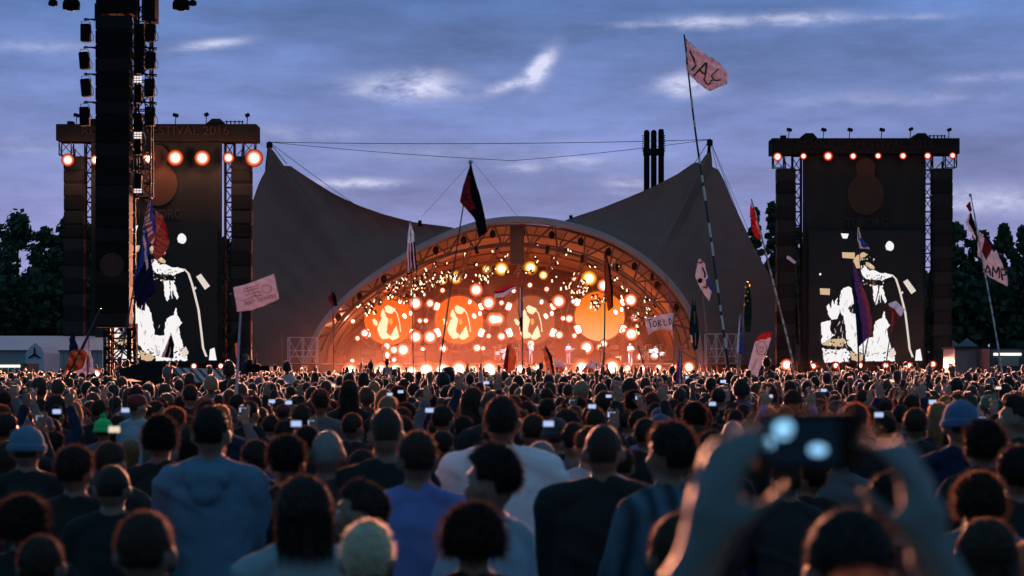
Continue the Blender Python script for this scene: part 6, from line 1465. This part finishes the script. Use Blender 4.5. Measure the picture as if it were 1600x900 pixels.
flagpole('orange striped flag over a long dark blue flag on a leaning pole at the left', 25, [(172, 652), (186, 580), (205, 470), (222, 380), (236, 300)],
    [dict(top=[(236, 302), (239, 330), (243, 350), (244, 372)], bot=[(234, 310), (226, 340), (222, 360), (240, 386)], cols=['pink', 'mauve', 'blue'], fn=lambda u, v: 2 if v < .22 or (u < .55 and v < .35) else (int(u * 26) % 2), amp=.02),
     dict(top=[(243, 330), (252, 335), (258, 352), (264, 375)], bot=[(244, 372), (238, 398), (247, 407), (262, 388)], cols=['orange', 'mauve', 'navy', 'red'], fn=lambda u, v: 3 if u > .45 and v < .2 else (int((v + u * .3) * 16) % 2), amp=.03),
     dict(top=[(225, 345), (232, 370), (236, 400), (243, 456)], bot=[(218, 392), (210, 425), (209, 445), (214, 482)], cols=['blue', 'navy', 'white'], fn=lambda u, v: 2 if .18 < v < .30 and u < .75 else (1 if u > .6 else 0), amp=.03)], pm='dark', r=.014)
flagpole('small pinkish white flag with drawn figures and writing on a thick pale pole', 25, [(368, 655), (372, 560), (376, 488)],
    [dict(top=[(364, 449), (385, 444), (405, 437), (428, 428)], bot=[(371, 487), (392, 485), (415, 477), (436, 467)], cols=['pink'], amp=.012, nu=26, ink=['mauve'],
          strokes=[(0, .9, [(380, 452), (404, 446)]), (0, .9, [(381, 456), (405, 450)]), (0, .8, [(386, 449), (389, 458), (394, 450), (396, 457)]), (0, .9, [(384, 462), (395, 458), (406, 455)]), (0, .9, [(380, 470), (391, 466), (398, 462), (410, 462)]), (0, .9, arc(417, 451, 8, 6)), (0, .8, [(398, 458), (401, 466), (408, 457)]),
                   *[(0, 1.0, [(382 + i * 5.6, 478 - i * 1.5), (383 + i * 5.6, 472 - i * 1.5), (386 + i * 5.6, 471.5 - i * 1.5), (385.5 + i * 5.6, 477 - i * 1.5)]) for i in range(9) if i != 3]])], pm='pale', r=.024)
flagpole('slim red flag on a bright leaning pole left of the right video wall', 78, [(1243, 584), (1228, 520), (1205, 430), (1189, 365), (1174, 311)],
    [dict(top=[(1173, 316), (1180, 335), (1186, 355), (1190, 366)], bot=[(1172, 330), (1174, 352), (1178, 368), (1186, 375)], cols=['red', 'pink'], fn=lambda u, v: 1 if (u > .45 and v < .22) else 0, amp=.07)], pm='orange', r=.05, glints=True)
flagpole('white diamond-shaped flag with black and red blots beside the tallest pole', 60, [(1112, 592), (1105, 530), (1098, 462)],
    [dict(top=[(1094, 404), (1101, 412), (1108, 440), (1114, 450)], bot=[(1091, 406), (1086, 432), (1095, 452), (1108, 471)], cols=['white', 'blue'], fn=lambda u, v: 1 if u > .6 and v < .3 else 0, amp=.05, ink=['black', 'red'],
          strokes=[(0, 5.2, arc(1094, 438.5, 1.6, 1.2)), (0, 2.4, [(1097, 418), (1102, 428), (1101, 434)]), (1, 2.6, [(1092, 411), (1099, 409)]), (1, 3.0, [(1098, 448), (1104, 450), (1105, 441)])])], pm='orange', r=.035)
flagpole('furled dark teal flag hanging over the right end of the arch', 72, [(1089, 588), (1086, 520), (1084, 460)],
    [dict(top=[(1085, 462), (1089, 490), (1093, 520), (1090, 545)], bot=[(1083, 463), (1079, 490), (1077, 518), (1084, 548)], cols=['teal', 'white'], fn=lambda u, v: 1 if .72 < u < .88 and v > .8 else 0, amp=.05)], pm='orange', r=.03)
flagpole('pale violet flag with dark handwritten capitals before the right side of the stage', 66, [(1053, 585), (1053, 540), (1053, 482)],
    [dict(top=[(1007, 497), (1020, 496), (1036, 491), (1052, 489)], bot=[(1013, 524), (1024, 516), (1038, 515), (1051, 519)], cols=['white'], amp=.05, ink=['navy'],
          strokes=[(0, 1.5, [(1014, 500), (1017, 512)]), (0, 1.4, [(1011, 500), (1019, 499)]), (0, 1.4, arc(1023, 506, 2.8, 4.5)), (0, 1.4, [(1029, 510), (1028, 500), (1033, 502), (1029, 505), (1034, 509)]), (0, 1.4, [(1037, 499), (1038, 509), (1043, 507)]), (0, 1.4, [(1045, 497), (1046, 508), (1050, 503), (1046, 497)])]),
     dict(top=[(1053, 482), (1054, 500), (1053, 518)], bot=[(1051, 484), (1050, 500), (1051, 516)], cols=['navy'], amp=.02)], pm='orange', r=.035)
flagpole('thin grey pennant on a slim pole over the lower right of the arch', 74, [(1062, 590), (1055, 540), (1043, 450), (1039, 428)],
    [dict(top=[(1040, 430), (1046, 450), (1050, 478)], bot=[(1039, 432), (1043, 455), (1047, 486)], cols=['mauve'], amp=.04)], pm='orange', r=.03)
flagpole('furled violet flag standing low in the crowd right of the stage', 40, [(1061, 616), (1062, 580), (1064, 545)],
    [dict(top=[(1065, 545), (1066, 570), (1065, 612)], bot=[(1062, 548), (1057, 580), (1058, 610)], cols=['purple', 'white'], fn=lambda u, v: 1 if .3 < v < .5 else 0, amp=.03)], pm='pale', r=.016)
flagpole('small pink cloth tied low on a dark leaning pole before the stage', 42, [(1021, 618), (1008, 575), (996, 538)],
    [dict(top=[(1012, 598), (1019, 604), (1020, 618)], bot=[(1007, 600), (1010, 610), (1015, 624)], cols=['pink'], amp=.02)], pm='dark', r=.024)
flagpole('dark green furled flag dotted with yellow lights', 70, [(1153, 622), (1157, 560), (1166, 436)],
    [dict(top=[(1169, 440), (1174, 465), (1175, 495), (1172, 518)], bot=[(1165, 440), (1163, 470), (1162, 495), (1165, 519)], cols=['green', 'yellow'], amp=.05, ink=['yellow'], strokes=[(0, 2.4, arc(x, y, .7, .7)) for x, y in ((1168, 441), (1170, 446), (1166, 449), (1168, 456), (1165, 462), (1168, 470), (1164, 476))])], pm='orange', r=.03)
flagpole('furled bright blue flag on an orange-lit pole beside the dark green one', 52, [(1152, 620), (1154, 560), (1158, 490)],
    [dict(top=[(1158, 491), (1160, 515), (1161, 554)], bot=[(1156, 492), (1153, 520), (1151, 552)], cols=['blue', 'skyblue'], fn=lambda u, v: 1 if v > .6 else 0, amp=.04)], pm='orange', r=.024)
fb = flagpole('pink and white feather banner with a red tip and a ring emblem', 74, [(1178, 594), (1176, 585)],
    [dict(top=[(1206, 518), (1204, 532), (1197, 552), (1188, 575), (1181, 592)], bot=[(1189, 521), (1180, 534), (1174, 555), (1169, 575), (1169, 590)], cols=['white', 'red'], fn=lambda u, v: 1 if u < .17 + .06 * v else 0, amp=.05, nu=30, ink=['mauve'],
          strokes=[(0, .9, arc(1190, 544, 8, 11)), *[(0, .9, [(1185 + i * 2.6, 541), (1186 + i * 2.6, 545)]) for i in range(4)], *[(0, .9, [(1187 + i * 2.4, 547.5), (1188 + i * 2.4, 551)]) for i in range(3)], *[(0, .8, [(1181 - i * 1.4, 562 + i * 3.6), (1184 - i * 1.4, 563 + i * 3.6)]) for i in range(5)]])], pm='pale', r=.025, name='feather_banner', cat='banner')
flagpole('leaning glinting pole at right with a red pennant, dark flag and lettered camp flag', 42, [(1570, 612), (1560, 545), (1545, 460), (1532, 390), (1517, 306)],
    [dict(top=[(1516, 314), (1517, 320), (1519, 328)], bot=[(1514, 316), (1509, 322), (1516, 332)], cols=['darkred'], amp=.01),
     dict(top=[(1517, 332), (1522, 345), (1526, 360)], bot=[(1514, 335), (1508, 348), (1524, 375)], cols=['black', 'white'], fn=lambda u, v: 1 if v > .62 else 0, amp=.02),
     dict(top=[(1529, 362), (1544, 370), (1556, 390), (1566, 412), (1576, 438)], bot=[(1527, 400), (1534, 404), (1536, 420), (1544, 432), (1574, 448)], cols=['white', 'darkred', 'navy'], fn=lambda u, v: 1 if (.15 < u < .42 and .15 < v < .75) else (2 if (.12 < u < .5 and v < .15) else 0), amp=.03, nu=30, ink=['navy'],
          strokes=[(0, 2.2, [(1538, 430), (1543, 414), (1548, 431)]), (0, 1.8, [(1540, 425), (1547, 425)]), (0, 2.2, [(1551, 433), (1551, 416), (1556, 427), (1560, 417), (1562, 435)]), (0, 2.2, [(1566, 438), (1564, 420), (1571, 422), (1571, 429), (1566, 430)])])], pm='pale', r=.022, bead=(1516, 305), glints=True)
flagpole('small white-edged blue flag above the figure on the right video wall', 95, [(1350, 588), (1347, 480), (1341, 354)],
    [dict(top=[(1342, 355), (1346, 372), (1353, 380), (1360, 390)], bot=[(1340, 356), (1340, 375), (1343, 388), (1350, 388)], cols=['white', 'blue'], fn=lambda u, v: 1 if (.3 < u < .85 and v < .6) else 0, amp=.06)], pm='dark', r=.03)
flagpole('large drooping violet flag in front of the right video wall', 60, [(1343, 590), (1339, 500), (1331, 404)],
    [dict(top=[(1333, 408), (1345, 440), (1357, 470), (1362, 500), (1363, 522)], bot=[(1331, 412), (1331, 450), (1336, 490), (1340, 520), (1341, 542)], cols=['purple', 'navy', 'mauve'], fn=lambda u, v: 1 if v > .66 else (2 if (v < .25 and u > .3) else 0), amp=.05, nu=28)], pm='dark', r=.03)
flagpole('thin bare pole crossing the figure on the right video wall, leaning right', 66, [(1344, 592), (1362, 500), (1378, 430)], [], pm='dark', r=.026, name='bare_pole', cat='pole')
flagpole('grey and red rag on a pole before the right video wall', 82, [(1382, 590), (1388, 540), (1400, 476)],
    [dict(top=[(1388, 474), (1400, 470), (1414, 484)], bot=[(1388, 478), (1396, 488), (1404, 500)], cols=['skyblue', 'darkred'], fn=lambda u, v: 1 if v > .7 else 0, amp=.05), dict(top=[(1398, 485), (1397, 500), (1393, 520)], bot=[(1395, 485), (1393, 505), (1391, 522)], cols=['red'], amp=.02)], pm='dark', r=.03)
flagpole('thin dark pole leaning left at the foot of the right video wall', 44, [(1334, 612), (1326, 585), (1318, 560)], [], pm='dark', r=.022, name='bare_pole', cat='pole')
flagpole('tiny pink pennant far off between the canopy and the right video wall', 110, [(1252, 588), (1247, 480), (1243, 408)],
    [dict(top=[(1230, 399), (1236, 402), (1244, 409)], bot=[(1229, 404), (1236, 409), (1242, 413)], cols=['pink'], amp=.05)], pm='dark', r=.02)
flagpole('tall narrow flag and a tricolour flag on the pole before the middle round screen', 84, [(817, 604), (816, 520), (816, 445)],
    [dict(top=[(816, 447), (817, 480), (817, 520)], bot=[(811, 452), (810, 485), (813, 518)], cols=['black', 'pink'], fn=lambda u, v: 1 if .35 < v < .8 and u < .7 else 0, amp=.05),
     dict(top=[(806, 443), (798, 444), (788, 449), (774, 452)], bot=[(805, 452), (797, 456), (788, 464), (772, 466)], cols=['red', 'navy', 'white'], fn=lambda u, v: 0 if v < .33 else (1 if v < .5 else 2), amp=.06)], pm='dark', r=.035)
flagpole('orange-red lit flag low before the drum kit', 100, [(789, 592), (793, 560), (797, 535)],
    [dict(top=[(797, 536), (806, 548), (806, 572), (800, 590)], bot=[(792, 540), (788, 560), (786, 580), (786, 594)], cols=['orange', 'darkred'], fn=lambda u, v: 1 if v > .6 else 0, amp=.1)], pm='dark', r=.03)
flagpole('pale orange flag with a dark edge swinging before centre stage', 96, [(866, 600), (862, 570), (852, 540)],
    [dict(top=[(853, 540), (862, 556), (866, 580), (868, 600)], bot=[(848, 545), (852, 565), (858, 590), (862, 602)], cols=['orange', 'black'], fn=lambda u, v: 1 if v < .35 else 0, amp=.08), dict(top=[(866, 562), (876, 564), (885, 572)], bot=[(869, 600), (875, 592), (880, 586)], cols=['pink', 'orange'], fn=lambda u, v: int(v * 3) % 2, amp=.08)], pm='dark', r=.03)
flagpole('dark narrow flag slanting left of the pale orange flag', 92, [(846, 606), (840, 580), (832, 565)], [dict(top=[(834, 566), (842, 580), (848, 604)], bot=[(838, 575), (842, 592), (846, 606)], cols=['navy'], amp=.05)], pm='dark', r=.03)
flagpole('wide pale flag glowing orange right of centre stage', 98, [(941, 606), (941, 580), (942, 560)],
    [dict(top=[(916, 570), (926, 563), (936, 566), (941, 575)], bot=[(908, 580), (922, 586), (932, 600), (940, 602)], cols=['pink', 'orange'], fn=lambda u, v: 0 if v < .5 else 1, amp=.1)], pm='dark', r=.035)
flagpole('narrow brown flag hanging down before the plain orange round screen', 88, [(943, 604), (945, 500), (946, 392)],
    [dict(top=[(947, 394), (954, 420), (958, 450), (958, 480)], bot=[(944, 396), (944, 425), (946, 455), (950, 486)], cols=['brown', 'black'], fn=lambda u, v: 1 if v < .3 else 0, amp=.06)], pm='dark', r=.04)
flagpole('small dark red flag at the left foot of the arch', 90, [(521, 590), (521, 520), (519, 454)], [dict(top=[(520, 455), (525, 462), (527, 478)], bot=[(518, 457), (512, 466), (520, 479)], cols=['black', 'darkred'], fn=lambda u, v: 1 if v > .5 else 0, amp=.05)], pm='dark', r=.02)
flagpole('small black and white flag below the left video wall figure', 34, [(271, 642), (268, 600), (267, 520)],
    [dict(top=[(268, 522), (272, 540), (271, 560)], bot=[(266, 525), (258, 545), (252, 558)], cols=['black', 'white'], fn=lambda u, v: 1 if v > .72 or (.3 < v < .45 and u > .5) else 0, amp=.03)], pm='dark', r=.014)
flagpole('dark flag with an orange corner behind the thick pale pole', 58, [(371, 600), (372, 540), (372, 508)], [dict(top=[(373, 510), (375, 530), (376, 560)], bot=[(370, 515), (366, 535), (369, 560)], cols=['black', 'orange'], fn=lambda u, v: 1 if (u > .55 and v > .5) else 0, amp=.02)], pm='dark', r=.02)
flagpole('thin pole with a lit tip in front of the left canopy wing', 64, [(441, 596), (441, 560), (440, 520)], [], pm='orange', r=.02, name='bare_pole', cat='pole')
flagpole('leaning dark pole with brown and violet cloth lit orange at the left', 40, [(74, 652), (100, 600), (128, 545), (158, 482)],
    [dict(top=[(128, 543), (136, 552), (130, 575), (118, 580)], bot=[(112, 548), (108, 560), (104, 572), (102, 578)], cols=['orange', 'brown'], fn=lambda u, v: 1 if (u + v) % .5 < .22 else 0, amp=.05), dict(top=[(115, 515), (118, 530), (122, 545)], bot=[(108, 530), (108, 545), (110, 552)], cols=['navy'], amp=.03)], pm='dark', r=.045)
flagpole('pale pointed triangular flag standing between two orange lamps at the left', 70, [(140, 612), (139, 575), (139, 527)],
    [dict(top=[(139, 528), (143, 555), (148, 580), (152, 592)], bot=[(138, 529), (129, 550), (122, 568), (118, 590)], cols=['white', 'mauve', 'pink'], fn=lambda u, v: 1 if .30 < v < .5 and u > .35 else (2 if u > .8 else 0), amp=.06)], pm='pale', r=.03)
flagpole('thin dark pole in front of the second orange screen', 74, [(668, 592), (660, 520), (655, 440)], [], pm='dark', r=.014, name='bare_pole', cat='pole')
